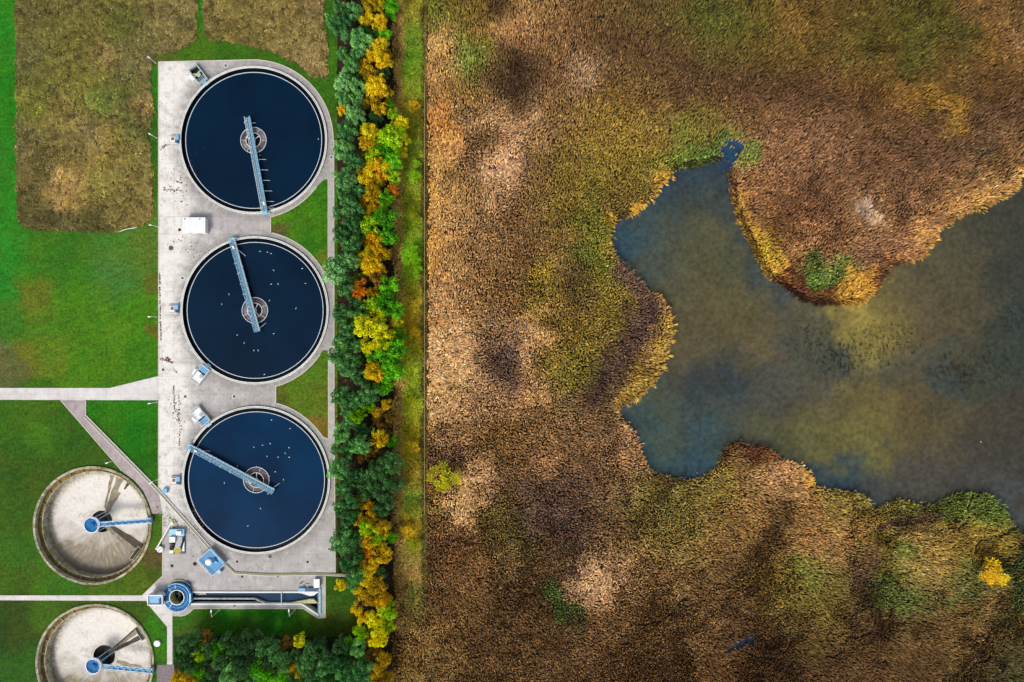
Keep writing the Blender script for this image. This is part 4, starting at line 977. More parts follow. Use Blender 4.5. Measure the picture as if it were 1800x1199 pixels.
# blue railed platform with white dome
p = P(372, 988, 1.6)
t = thing('pump_platform', 'square sky blue grated platform with a round white dome', 'pump platform', (p.x, p.y, 0), R(43))
W, D = 5.9, 4.9
mb = MB().box(0, 0, 1.2, D, W, .14); mb.build('deck', M['bluegrid'], t)
mb = MB()
for i in range(11): mb.box(-D/2+.2+i*.41, 0, 1.345, .05, W-.1, .03)
for i in range(9): mb.box(0, -W/2+.3+i*.57, 1.38, D-.1, .04, .03)
mb.build('grating_bars', M['ltblue'], t)
mb = MB().box(0, 0, .09, D-.4, W-.4, 1.1); mb.build('pit_wall', M['rim'], t)
railing_rect(MB(), D, W, 1.34, 1.0, .06, 1.3).build('railing', M['white'], t)
mb = MB().lathe([(.98, 1.4), (.98, 1.75), (.85, 1.95), (.5, 2.08), (.01, 2.12)], 32, -.55, .55); mb.build('dome', M['white'], t, True)
MB().disc(.9, .0, 1.42, .55, 24, .35).build('pump_motor', M['blue'], t)
MB().box(.9, -.9, 1.42, .5, .7, .3).build('gearbox', M['ltblue'], t)
MB().box(-.6, -W/2-.5, .1, 1.0, .9, 1.2).build('steps', M['steel'], t)

# white pipe boom with round hatch
a = P(300.5, 921, .6); b = P(274, 966, 1.2)
t = thing('pipe_boom', 'white inclined pipe leading down-left to a round white hatch', 'pipe', (a.x, a.y, 0))
d = b-a
MB().tube((0, 0, .7), (d.x, d.y, 1.2), .22, 12).build('pipe', M['white'], t)
mb = MB().disc(0.3, .2, .1, .95, 24, .3); mb.build('base_slab', M['algae'], t)
MB().disc(.35, .15, .4, .42, 20, .5).build('valve', M['lip'], t)
mb = MB().disc(d.x+.9, d.y-.15, .06, .85, 28, .75); hc = mb.build('round_hatch', M['lip'], t)
MB().box(d.x+.9, d.y-.15, .83, 1.3, .08, .05, .7).build('lid_bar', M['dkgrey'], hc)
MB().tube((d.x*.5, d.y*.5, .1), (d.x*.5, d.y*.5, .9), .08, 6).build('stanchion', M['grey'], t)
p = P(276, 1131.5, .5)
t = thing('round_hatch', 'round white hatch standing alone in the grass beside the lower emptied tank', 'hatch', (p.x, p.y, 0))
MB().disc(0, 0, .05, .9, 28, .45).build('ring', M['lip'], t); l_ = MB().disc(0, 0, .5, .82, 28, .08).build('lid', M['white'], t)
MB().box(.3, .25, .58, .4, .08, .06, .8).build('handle', M['dkgrey'], l_)

# machinery skid
p = P(311, 950, .6)
t = thing('pump_skid', 'cluttered grey machinery skid with a yellow tank on the yard', 'machinery', (p.x, p.y, 0))
MB().box(0, -.3, .1, 4.4, 7.0, .18).build('base_plate', M['dkgrey'], t)
mb = MB().box(.2, 2.3, .28, 4.0, 1.9, .9); mb.build('rear_housing', M['steel'], t)
MB().box(.95, 2.3, 1.18, 1.5, 1.0, .5).build('fan_box', M['white'], t)
MB().box(-.7, .55, .28, 1.5, 1.5, 1.6).build('white_cabinet', M['white'], t)
pts = [(.1, 1.2), (1.7, 1.2), (1.7, .2), (1.3, -1.3), (.9, -2.0), (-.4, -2.0), (-.1, -.6), (.15, 0)]
MB().prism(pts, .28, 1.1).build('engine_hood', M['grey'], t)
MB().disc(.35, -2.6, .28, 1.05, 28, .8).build('yellow_tank', M['olive'], t)
mb = MB().tube((-1.6, -.6, .5), (-.4, -1.4, .7), .3, 10).tube((-1.5, -1.8, .4), (-.6, -.9, .6), .25, 10); mb.box(-1.5, -2.2, .28, 1.0, .8, .4, .4); mb.build('black_pumps', M['black'], t)
MB().box(-1.4, -3.1, .28, 1.1, .9, .7).build('tool_box', M['lip'], t)
mb = MB().tube((1.9, .5, .5), (1.6, -1.5, .6), .12, 8).tube((1.6, -1.5, .6), (1.9, -2.8, .4), .12, 8); mb.build('hose', M['black'], t)
MB().prism([(2.1, -.2), (2.1, -3.0), (1.3, -3.0), (1.75, -1.4)], .28, .7).build('side_guard', M['steelw'], t)

# round blue chamber, white control cabin, measuring flume
t = thing('screen_chamber', 'round blue walkway ring around a dark open well beside the flume', 'well chamber', (FT.x, FT.y, 0))
MB().lathe([(2.3, -3), (2.3, .6), (2.5, .6)], 48).build('well_wall', M['rim'], t)
MB().lathe([(1.95, 1.15), (1.95, 1.5), (2.15, 1.5), (2.15, 1.15)], 48).build('well_rim', M['lip'], t)
MB().lathe([(2.0, 1.2), (2.0, -3)], 48).build('well_lining', M['algae'], t)
MB().disc(0, 0, -1.6, 2.28).build('well_water', M['blackwater'], t)
mb = MB().tube((-.2, -1.9, -.6), (-.5, 1.6, -.9), .28, 10).tube((-1.6, .6, -.8), (.2, -.2, -.7), .22, 10); mb.build('well_pipes', M['dkgrey'], t)
MB().lathe([(2.1, .4), (2.1, 1.2), (3.0, 1.22), (3.0, 1.1), (4.0, 1.1), (4.0, .1)], 64).build('walkway_ring', M['blue'], t)
MB().lathe([(2.95, 1.22), (2.95, 1.3), (3.05, 1.3), (3.05, 1.22)], 64).build('ring_seam', M['ltblue'], t)
mb = MB().lathe([(3.95, 1.9), (3.95, 2.0), (4.05, 2.0), (4.05, 1.9)], 64, a0=R(-115), a1=R(125)) ; 
for i in range(12): a = R(-115+240*i/11); mb.tube((4.0*math.cos(a), 4.0*math.sin(a), 1.1), (4.0*math.cos(a), 4.0*math.sin(a), 1.95), .05, 5)
mb.build('railing', M['steelw'], t)
for a in (135, 100, 205, 232): MB().box(2.95*math.cos(R(a)), 2.95*math.sin(R(a)), 1.24, 1.4 if a != 100 else .9, .12, .08, R(a)).build('step_bar', M['white'], t)
MB().box(3.65, -.2, .1, .5, 2.4, 1.2).build('outlet_gate', M['steel'], t)
mb = MB().strip([(4.4*math.cos(R(a)), 4.4*math.sin(R(a))) for a in range(66, 112, 6)], .35, .08, .5); mb.build('retaining_kerb', M['algae'], t)
MB().box(2.6, 3.4, .1, 1.6, .9, .6, R(-35)).build('cable_box', M['dkblue'], t)

gz = 2.8
t = thing('control_cabin', 'white cabin with pale blue roof beside the round blue chamber', 'cabin', (P(272.8, 1054.8, gz).x, P(272.8, 1054.8, gz).y, 0))
W, D = 4.1, 2.75
mb = MB().box(0, D/2-.06, .1, W, .12, gz-.1).box(0, -D/2+.06, .1, W, .12, gz-.1)
for s in (-1, 1): mb.box(s*(W/2-.06), 0, .1, .12, D-.24, gz-.1)
mb.build('wall', M['white'], t)
rf = MB().box(0, 0, gz-.25, W-.3, D-.3, .1).build('roof', M['ltblue'], t)
mb = MB().box(0, D/2-.04, gz, W+.1, .22, .18).box(0, -D/2+.04, gz, W+.1, .22, .18)
for s in (-1, 1): mb.box(s*(W/2-.05), 0, gz, .22, D-.14, .18)
mb.build('parapet', M['white'], t)
MB().box(1.35, -.35, gz-.149, .5, 1.3, .35).build('roof_unit', M['dkblue'], t)
MB().box(W/2+.02, 0, .7, .05, 1.3, 1.5).build('window', M['dkblue'], t)
MB().box(-.6, D/2+.02, .1, .9, .05, 2.1).build('door', M['grey'], t)

t = thing('flume', 'long concrete measuring channel with dark water beside the lower lawn', 'water channel')
def PX(x, y): return tuple(P(x, y, .2).xy)
mb = MB().prism([PX(336, 1040), PX(561, 1040), PX(561, 1082.5), PX(531, 1062), PX(336, 1062)], -2.2, -2.0); mb.build('channel_floor', M['dark'], t)
MB().strip([PX(336, 1040.8), PX(560, 1040.8)], .4, -2, .35).build('north_wall', M['lip'], t)
MB().strip([PX(336, 1061.8), PX(531, 1061.8)], .45, -2, .35).build('south_wall', M['lip'], t)
MB().strip([PX(531, 1061.8), PX(560, 1081.5)], .4, -2, .35).build('wing_wall', M['lip'], t)
MB().strip([PX(338, 1052.4), PX(447, 1052.6), PX(466, 1060.4)], .28, -2, .30).build('divider_wall', M['rim'], t)
mb = MB().prism([PX(340, 1045.0), PX(452, 1046.4), PX(466, 1042.2), PX(530, 1042.2), PX(548, 1050), PX(560, 1046), PX(560, 1056), PX(548, 1053.5), PX(520, 1060), PX(466, 1060.2), PX(447, 1052), PX(340, 1051.6)], -.75, -.7); mb.build('flowing_water', M['cwater'], t)
mb = MB().prism([PX(338, 1053), PX(447, 1053.2), PX(462, 1061), PX(338, 1061)], -1.2, -1.1); mb.build('side_water', M['blackwater'], t)
mb = MB().prism([PX(505, 1060.8), PX(545, 1053.5), PX(552, 1054), PX(559, 1060.8)], -.69, .15); mb.build('throat_block', M['algae'], t)
mb = MB().prism([PX(515, 1041.5), PX(559, 1041.5), PX(552, 1047), PX(545, 1048), PX(530, 1043.4)], -.69, .15); mb.build('throat_block', M['lip'], t)
MB().strip([PX(362, 1042.4), PX(452, 1042.8), PX(462, 1041.4)], .5, -.8, -.2).build('ledge', M['dkgrey'], t)
mb = MB().tube((*PX(495.5, 1041), .6), (*PX(495.5, 1065), .6), .1, 6)
for y in (1041, 1065): mb.tube((*PX(495.5, y), 0), (*PX(495.5, y), .6), .1, 6)
mb.build('cross_bar', M['white'], t)
mb = MB()
for i in range(9): x, y = PX(342+i*2.1, 1046.5+random.uniform(-1, 1)); mb.box(x, y, -.7, .3, .25, .12, random.random())
mb.build('foam', M['lip'], t)
p = P(561.5, 1058, .8)
t = thing('channel_gate', 'steel gate and walkway closing the right end of the flume', 'sluice gate', (p.x, p.y, 0))
MB().box(0, 0, .2, .55, 7.2, .25).build('gate_walkway', M['steel'], t)
mb = MB().tube((-.25, -3.6, 1.2), (-.25, 3.6, 1.2), .05, 5)
for i in range(7): mb.tube((-.25, -3.6+i*1.2, .4), (-.25, -3.6+i*1.2, 1.2), .05, 5)
mb.build('railing', M['steelw'], t)
MB().box(-2.0, 3.4, .2, 3.0, .9, .5).build('gate_frame', M['dkblue'], t)
MB().box(-5.0, 3.3, .1, 2.0, .9, .6).build('grating_box', M['ltblue'], t)
MB().tube((-2.1, .5, -.5), (-2.1, .5, .9), .12, 8).build('gauge_post', M['white'], t)
p = P(556.8, 1025.5, 1.2)
t = thing('white_kiosk', 'narrow white kiosk at the right end of the flume', 'kiosk', (p.x, p.y, 0))
MB().box(0, 0, .1, 1.5, 2.3, 1.1).build('wall', M['grey'], t)
MB().box(0, .6, 1.2, 1.62, 1.2, .1).build('roof', M['white'], t); MB().box(0, -.62, 1.22, 1.62, 1.2, .12).build('roof', M['white'], t)
MB().box(0, -1.17, .2, .8, .05, .9).build('door', M['dkgrey'], t)

# ------------------------------------------------------------------ lamp posts
ORD = 'first second third fourth fifth sixth seventh eighth ninth tenth eleventh twelfth thirteenth fourteenth fifteenth sixteenth seventeenth eighteenth nineteenth twentieth'.split()
TENS = {20: 'twenty', 30: 'thirty', 40: 'forty', 50: 'fifty', 60: 'sixty', 70: 'seventy', 80: 'eighty'}
def ordn(i):
    i += 1
    if i <= 20: return ORD[i-1]
    tn = i//10*10; u = i % 10
    return TENS[tn][:-1]+'ieth' if u == 0 else TENS[tn]+'-'+ORD[u-1]
def lamp(px, py, h, ang, label):
    p = P(px, py, 0); t = thing('lamp_post', label, 'lamp post', (p.x, p.y, .04), R(ang), 'white lamp posts')
    MB().tube((0, 0, 0), (0, 0, h), .085, 8, .055).build('post', M['white'], t)
    MB().disc(0, 0, 0, .2, 12, .12).build('base', M['grey'], t)
    a = MB().tube((0, 0, h), (h*.28, 0, h+.1), .05, 6).build('arm', M['white'], t)
    MB().box(h*.28+.25, 0, h+.0, .7, .3, .13).build('lamp_head', M['white'], a)
lamp(274, 111, 2.4, 140, 'short white lamp post at the top left corner of the concrete yard')
lamp(276, 243, 2.4, 150, 'short white lamp post on the grass left of the top tank')
lamp(277, 399, 2.2, 170, 'short white lamp post by the lower corner of the big meadow')
lamp(275, 557, 2.2, 185, 'short white lamp post on the lawn left of the middle tank')
lamp(276, 707, 2.4, 190, 'short white lamp post in the top corner of the triangular lawn')
lamp(277, 843, 2.4, 215, 'short white lamp post at the bottom tip of the triangular lawn')
lamp(203, 809, 2.6, 200, 'short white lamp post beside the top rim of the upper emptied tank')
lamp(386, 1072, 5.0, 95, 'tall white lamp post on the lawn below the flume, nearer the blue chamber')
lamp(519, 1071, 5.0, 95, 'tall white lamp post on the lawn below the right end of the flume')

# ------------------------------------------------------------------ covers on the yard
for i, (x, y, s, sq, lab) in enumerate([
    (397, 115.5, .42, 1, 'square grey drain cover above the top tank'), (321, 489, .4, 1, 'square brown drain cover at the upper left of the middle tank'),
    (287, 650, .42, 1, 'square brown cover on the pale concrete left of the middle valve chamber'), (582.5, 277, .4, 1, 'square grey cover on the right edge of the top tank apron'),
    (326, 697, .42, 1, 'square brown cover between the two white valve chambers'), (412, 697, .45, 1, 'reddish square cover just above the lowest tank'),
    (316, 404, .38, 0, 'dark round cover left of the white hut'), (301, 436, .6, 0, 'large worn round cover left of the middle tank'),
    (343, 991, .5, 0, 'black round manhole touching the corner of the blue platform'), (302.5, 994.5, .4, 0, 'dark round gully below the machinery skid'),
    (417, 987, .3, 0, 'small dark drain right of the blue platform'), (541, 987.5, .3, 0, 'small dark drain in the lower right of the yard'),
    (426, 1013.5, .3, 0, 'small dark drain above the left half of the flume'), (489, 1012, .3, 0, 'small dark drain above the middle of the flume'),
    (475, 978, .42, 0, 'brown round cover just below the lowest tank rim'), (412.5, 1064, .3, 0, 'small dark drain on the walk below the flume'),
    (578.5, 965, .35, 1, 'small pale square cover at the lower right edge of the yard')]):
    p = P(x, y); m_ = M['hole'] if ('black' in lab or 'dark' in lab) else M['cover']
    mb = MB()
    t = thing('drain_cover', lab, 'drain cover', (p.x, p.y, .1))
    if sq: MB().box(0, 0, -.02, s*2.3, s*2.3, .035).build('frame', M['lip'], t); MB().box(0, 0, .0, s*1.7, s*1.7, .035).build('plate', m_, t)
    else: MB().disc(0, 0, -.02, s*1.15, 24, .03).build('frame', M['cover'], t); MB().disc(0, 0, .0, s*.9, 24, .03).build('plate', m_, t)

# leaf litter and dirt swept onto the concrete
mb = MB()
def litter(x0, y0, x1, y1, n_, sp, s0=.12, s1=.4):
    for i in range(n_):
        f = random.random(); x = x0+(x1-x0)*f+random.gauss(0, sp); y = y0+(y1-y0)*f+random.gauss(0, sp)
        p = P(x, y); s = random.uniform(s0, s1); mb.box(p.x, p.y, .095+random.uniform(0, .02), s, s*random.uniform(.3, .8), .03, random.uniform(0, 3.1))
litter(280.5, 480, 281.5, 500, 40, .7); litter(281, 505, 283.5, 600, 130, .6); litter(284, 631, 305, 638, 60, 1.4); litter(292, 629, 300, 634, 40, 1.6)
litter(305, 648, 312, 655, 14, 1.2); litter(306, 678, 307, 720, 55, .6); litter(315, 690, 316, 790, 60, .7); litter(311, 720, 317, 750, 60, 1.6, .1, .3)
litter(288, 333, 318, 334, 40, 1.6); litter(297, 330, 320, 318, 14, 2); litter(281, 262, 305, 250, 40, 1.3); litter(340, 250, 340, 300, 10, 9)
litter(300, 700, 320, 770, 40, 8); litter(300, 300, 330, 350, 40, 10); litter(310, 420, 350, 450, 40, 9); litter(270, 890, 300, 925, 70, 8); litter(330, 915, 360, 960, 40, 9); litter(530, 1018, 545, 1035, 60, 4)
litter(300, 915, 312, 925, 50, 4); litter(335, 890, 360, 930, 50, 3); litter(285, 180, 300, 320, 60, 7, .1, .25); litter(380, 690, 470, 695, 40, 8, .1, .25)
tag(mb.build('leaf_litter', mat('brown_litter', '5C4034', .9, 0, .4, 5)), 'dark leaf litter and dirt scattered on the pale concrete yard', 'litter', kind='stuff')
# white hose on the lawn
mb = MB(); q = [P(204+i*4.2, 408-1.0*i+.6*math.sin(i), 0) for i in range(10)]
for a, b in zip(q, q[1:]): mb.tube((a.x, a.y, .12), (b.x, b.y, .12), .09, 6)
tag(mb.build('hose', M['lip']), 'thin white hose lying on the lawn under the meadow corner', 'hose')

# ------------------------------------------------------------------ gulls
def gull_mesh():
    mb = MB(); prof = [(-.30, .02, .02, .12), (-.22, .07, .05, .11), (-.10, .12, .09, .09), (.02, .13, .10, .09), (.12, .10, .09, .11), (.17, .06, .06, .16), (.20, .055, .06, .21), (.25, .05, .05, .22), (.29, .02, .02, .21), (.34, .008, .008, .20)]
    n_ = 10; vs = []; fs = []
    for x, w_, h_, z in prof:
        for i in range(n_): a = 2*math.pi*i/n_; vs.append((x*1.25, w_*1.25*math.cos(a), z*1.1+h_*1.2*math.sin(a)))
    for k in range(len(prof)-1):
        for i in range(n_): fs.append((k*n_+i, k*n_+(i+1) % n_, (k+1)*n_+(i+1) % n_, (k+1)*n_+i))
    fs += [tuple(range(n_-1, -1, -1)), tuple(range((len(prof)-1)*n_, len(prof)*n_))]
    return mb.add(vs, fs).me('gull', True)
gm = gull_mesh(); gm.materials.append(M['gull'])
wm_ = MB()
for s in (-1, 1): wm_.add([(.12, s*.13, .2), (-.05, s*.165, .2), (-.34, s*.05, .17), (-.38, s*.02, .19), (-.1, s*.05, .235), (.1, s*.06, .235)], [(0, 1, 2, 3, 4, 5) if s > 0 else (5, 4, 3, 2, 1, 0)])
wme = wm_.me('wings'); wme.materials.append(M['wing'])
def gulls(pts, where, group, z=0.0):
    pts = sorted(pts); n_ = len(pts)
    for i, (x, y) in enumerate(pts):
        p = P(x, y, .1); o = link('gull', gm); o.location = (p.x, p.y, z-.03); o.rotation_euler = (0, 0, random.uniform(0, 6.28)); o.scale = (.68, .68, .68)
        w_ = link('wings', wme, None, o)
        tag(o, f'white gull {where}, {ordn(i)} from the left' if n_ > 1 else f'white gull {where}', 'gull', group)
Z = lambda ox, oy, L_: [(ox+a/3.747, oy+b/3.747) for a, b in L_]
gulls([(559.5, 244.5), (457, 273)], 'floating on the dark water of the top tank', 'gulls on the top tank')
gulls(Z(260, 380, [(738, 232), (787, 237), (811, 246), (828, 356), (1016, 345), (1038, 443), (858, 447), (811, 448), (533, 513), (486, 580), (800, 556), (975, 608), (588, 783), (634, 835), (828, 774), (698, 884), (726, 884), (755, 722), (767, 1042)]), 'floating on the middle tank', 'gulls on the middle tank')
gulls(Z(260, 680, [(814, 218), (936, 275), (806, 374), (755, 384), (698, 398), (930, 401), (905, 438), (930, 464), (857, 463), (784, 458), (588, 522), (716, 524), (839, 560), (893, 611), (800, 590), (503, 633), (791, 705), (741, 801), (658, 916)]), 'floating on the lowest tank', 'gulls on the lowest tank')
gulls([(1725, 777)], 'alone on the open pond water near the right edge', 'gulls on the pond', -.14)

# ------------------------------------------------------------------ trees
def crown_mesh(name, seed, n_clump, leaves, leaf, flat, spread=.33, needle=False):
    r = np.random.default_rng(seed)
    vs = []; tint = []
    cen = []
    for i in range(n_clump):
        for _ in range(30):
            a = r.uniform(0, 2*np.pi); rr = np.sqrt(r.uniform(0, 1))*.74
            z = .55+.42*np.sqrt(max(0, 1-rr*rr))*flat+r.uniform(-.10, .10)
            if rr > .5 and r.random() < .35: z -= .25
            c = np.array([rr*np.cos(a), rr*np.sin(a), z])
            if all(np.linalg.norm((c-q)[:2]) > .19 for q in cen): break
        cen.append(c)
    lobe = r.uniform(.8, 1.12, 7)
    for c in cen:
        sc = spread*r.uniform(.7, 1.15); t0 = r.uniform(0, 1)
        m = leaves
        if needle:
            u = r.normal(0, 1, (m, 3)); u /= np.linalg.norm(u, axis=1)[:, None]; u[:, 2] = np.abs(u[:, 2])*.6
            rad = r.uniform(.1, 1, m)[:, None]
        else:
            u = r.normal(0, 1, (m, 3)); u /= np.linalg.norm(u, axis=1)[:, None]; u[:, 2] = np.abs(u[:, 2])*.8-.25
            rad = r.uniform(.72, 1.08, m)[:, None]
        p = c+u*rad*sc
        k = ((np.arctan2(p[:, 1], p[:, 0])+np.pi)/(2*np.pi)*7).astype(int) % 7
        f = lobe[k][:, None]; p[:, :2] *= f
        nrm = u+r.normal(0, .45, (m, 3)); nrm /= np.linalg.norm(nrm, axis=1)[:, None]
        t = np.cross(nrm, r.normal(0, 1, (m, 3))); t /= np.linalg.norm(t, axis=1)[:, None]; b = np.cross(nrm, t)
        if needle:
            t = u*.9+np.array([0, 0, .15]); b = np.cross(t, r.normal(0, 1, (m, 3))); b /= np.linalg.norm(b, axis=1)[:, None]
            sl = leaf*r.uniform(.9, 1.7, m)[:, None]; sw = leaf*.38*r.uniform(.8, 1.2, m)[:, None]
        else:
            sl = leaf*r.uniform(.7, 1.3, m)[:, None]; sw = sl*.75
        q = np.stack([p-t*sl, p+b*sw, p+t*sl, p-b*sw], 1); vs.append(q.reshape(-1, 3))
        tint.append(np.repeat(np.clip(t0*.55+r.uniform(0, .45, m), 0, 1), 4))
    V = np.concatenate(vs); T = np.concatenate(tint); nf = len(V)//4
    me = mesh_np(name, V, np.arange(len(V)), np.full(nf, 4))
    a = me.attributes.new('tint', 'FLOAT', 'POINT'); a.data.foreach_set('value', T.astype(np.float32))
    return me
def trunk_mesh(name, seed):
    rr = random.Random(seed); mb = MB()
    mb.tube((0, 0, -.02), (.02, .01, .35), .075, 8, .055).tube((.02, .01, .35), (.0, .02, .8), .055, 7, .02)
    for i in range(7):
        a = i*.9+rr.random(); z = .25+.06*i; e = (.55*math.cos(a), .55*math.sin(a), z+.28)
        mb.tube((.01, .01, z), e, .03, 5, .012)
        for k in (-.5, .5): mb.tube(e, (e[0]+.22*math.cos(a+k), e[1]+.22*math.sin(a+k), e[2]+.1), .012, 4, .005)
    m_ = mb.me(name); return m_
LEAFPROTO = {'broad': [crown_mesh('crown', 300+i, 15+i*2, 105, .052, .9, .29) for i in range(4)],
             'pine': [crown_mesh('crown', 320+i, 20+2*i, 150, .045, .9, .27, False) for i in range(3)],
             'shrub': [crown_mesh('crown', 340+i, 15, 90, .06, .8, .36, True) for i in range(2)]}
for l_ in LEAFPROTO.values():
    for m_ in l_: m_.materials.append(None)
TR = [trunk_mesh('trunk', i) for i in range(3)]
for m_ in TR: m_.materials.append(M['bark'])
K = 2.5
KINDS = {  # kind: (name, proto, leaf colours, phrase, height ratio)
 'p': ('pine_tree', 'pine', ['264C26', '4A7E46', '80AE62'], 'dark blue-green pine', 2.6),
 'q': ('pine_tree', 'pine', ['34562E', '5C8C50', '94BC7C'], 'pale grey-green pine', 2.6),
 'g': ('broadleaf_tree', 'broad', ['2E640E', '4E9416', '7CBC20'], 'fresh green broadleaf tree', 2.3),
 'd': ('broadleaf_tree', 'broad', ['26401E', '42683A', '5E8A4C'], 'deep green broadleaf tree', 2.5),
 'o': ('broadleaf_tree', 'broad', ['B0800E', 'E0A814', 'F8C828'], 'orange autumn tree', 2.3),
 'a': ('broadleaf_tree', 'broad', ['7C6C10', 'AC9014', 'D4B020'], 'dull gold autumn tree', 2.3),
 'y': ('broadleaf_tree', 'broad', ['B4A80A', 'DCCC10', 'F8E82C'], 'bright yellow autumn tree', 2.3),
 'l': ('broadleaf_tree', 'broad', ['5C8408', '84A810', 'ACC820'], 'yellow-green tree', 2.3),
 'b': ('broadleaf_tree', 'broad', ['54441E', '745C22', '94762E'], 'brown half-bare tree', 2.2),
 'r': ('broadleaf_tree', 'broad', ['A06014', 'C87C18', 'DE9424'], 'rusty orange-red tree', 2.2),
 's': ('shrub', 'shrub', ['5A8A10', '80AC14', 'A4C828'], 'lime green shrub', 1.2),
 'k': ('shrub', 'shrub', ['9A7C10', 'C09A18', 'DCB428'], 'golden shrub', 1.2),
 'm': ('shrub', 'shrub', ['4A6A10', '8A8C10', 'B4A818'], 'spiky yellow-green bush', 1.1)}
LM = {k: leaf_mat('leaves_'+v[0]+'_'+k, v[2], K) for k, v in KINDS.items()}
BELT = """p:582,38,9 p:600,46,15 p:612,30,10 p:625,20,12 p:632,70,15 p:627,96,12 p:618,116,12 p:604,148,13 p:628,150,12 p:630,176,11 p:606,172,11 p:625,205,14 p:609,232,14 p:630,225,9 p:606,262,14 p:622,285,14 p:595,12,9 p:640,55,8 p:603,95,9
a:650,8,12 o:668,6,9 g:688,10,12 a:645,33,12 o:667,41,11 g:676,62,10 a:668,80,12 o:655,95,11 o:673,108,13 o:644,116,10 a:650,131,12 d:673,130,9 o:662,151,16 a:681,162,8 a:650,181,10 a:667,191,12 g:684,183,7 l:690,201,9 y:703,219,12 o:650,233,14 l:688,242,19 y:706,246,10 y:703,266,9 a:647,256,13 l:658,274,14 g:690,283,14 a:641,287,11 o:668,293,14 o:603,193,8 d:645,75,10 d:655,60,9 p:640,135,8 a:680,95,7 d:660,208,10 g:672,262,12
p:608,315,16 p:632,335,10 p:615,360,14 p:632,371,10 p:620,391,12 p:602,410,14 p:630,411,11 p:617,433,13 p:616,456,14 p:590,474,19 p:607,506,14 p:625,530,10 p:600,551,14 p:633,551,11 p:611,580,13 p:603,340,10 p:596,375,9
o:643,310,14 o:664,315,10 r:676,307,9 l:692,310,10 r:690,335,10 a:655,341,14 g:678,350,12 o:640,357,8 a:663,366,11 a:650,376,9 l:650,394,14 g:680,380,17 g:682,416,13 o:660,419,11 a:645,424,9 o:655,437,11 o:638,453,12 o:670,445,12 o:655,464,16 l:630,487,8 b:646,487,7 r:634,508,14 a:655,516,10 b:665,490,12 g:685,505,15 g:680,530,17 g:697,545,14 l:655,536,12 y:667,556,13 y:697,566,9 y:640,573,17 y:665,582,15 y:683,592,12 d:645,405,8 a:668,475,9 d:640,540,9
p:597,626,16 p:612,649,13 p:625,634,10 p:631,664,12 p:648,692,14 p:600,698,14 p:626,702,13 p:612,722,11 p:600,765,14 p:636,757,11 p:635,781,14 p:613,788,12 p:597,823,16 p:622,840,13 p:605,856,12 p:616,882,14 p:600,896,12 p:628,606,10 p:600,600,11 p:615,745,11 p:590,790,8
l:628,731,12 y:645,606,12 y:671,608,13 o:660,655,15 o:652,641,8 g:680,622,16 g:700,614,16 g:690,650,17 g:675,677,13 g:705,590,11 a:664,725,9 o:680,712,8 b:690,735,11 b:676,754,11 a:668,770,14 b:640,802,10 b:656,790,11 d:650,842,16 d:670,850,17 d:690,815,16 d:665,822,14 d:692,850,14 d:680,880,14 d:640,866,11 g:690,775,9 a:634,882,10 o:650,892,10 d:670,895,11 l:648,716,9 b:665,742,9 d:655,760,9 g:655,625,11 d:650,670,9
a:628,911,12 a:655,911,12 l:645,927,13 a:673,926,12 o:645,951,12 l:667,946,10 r:645,968,10 a:675,975,14 o:650,996,13 o:643,1015,12 o:630,1035,8 a:663,1030,14 a:650,1048,14 o:671,1056,12 l:682,1072,13 o:629,1070,9 o:640,1085,10 y:660,1090,14 l:633,1111,11 y:664,1118,14 a:645,1124,9 l:682,1100,10 p:602,954,17 p:627,946,12 p:630,976,10 p:612,991,13 p:625,1011,12 p:616,908,13 o:600,1028,9 p:620,1028,8 d:668,1008,9 g:690,945,8 d:655,1108,8 p:608,930,11
b:655,1150,12 a:672,1158,11 a:660,1182,12 g:640,1165,9 a:680,1190,9 b:668,1205,12"""
COPSE = """d:440,1150,11 g:460,1185,9 p:485,1150,11 d:515,1190,10 p:535,1170,11 d:582,1172,10 d:400,1200,11 p:318,1150,9 p:455,1200,10 d:355,1195,9 g:615,1130,8 p:650,1195,10 d:590,1200,11 d:325,1130,13 p:345,1118,9 l:347,1128,6 b:364,1117,10 l:350,1150,10 d:338,1145,10 g:388,1140,12 d:400,1125,11 d:430,1131,15 d:450,1120,10 d:470,1137,16 b:503,1131,9 y:527,1128,9 d:545,1150,14 d:560,1135,10 d:575,1155,12 d:600,1135,12 p:628,1140,12 d:330,1166,13 g:352,1178,11 d:390,1163,12 p:402,1185,14 g:450,1171,12 g:471,1190,12 d:425,1172,14 d:500,1163,12 a:520,1178,12 g:498,1190,10 p:590,1166,14 p:612,1188,14 p:636,1178,15 a:318,1190,14 a:345,1194,9 d:372,1194,12 d:432,1196,10 d:545,1192,13 d:570,1196,11 d:372,1140,11 d:478,1163,10 p:565,1175,11 g:592,1196,9 d:412,1150,10 d:520,1150,9 l:615,1166,5 d:610,1150,10 b:380,1150,8 d:360,1160,9 d:530,1196,9"""
SHR = [('s', 720, 449, 14), ('s', 730, 474, 9), ('s', 728, 309, 9), ('m', 720, 372, 9), ('m', 732, 385, 8), ('k', 716, 934, 10), ('m', 727, 955, 10), ('k', 729, 185, 8), ('s', 737, 158, 4), ('s', 733, 287, 6), ('m', 722, 700, 9), ('k', 727, 785, 9), ('k', 727, 585, 9)]
def parse(s): 
    out = []
    for t_ in s.split():
        k, r_ = t_.split(':'); a = r_.split(',')
        if k == 'p' and (int(a[0])*7+int(a[1])*3) % 10 < 3: k = 'q'
        out.append((k, float(a[0]), float(a[1]), float(a[2])))
    return out
tcount = 0
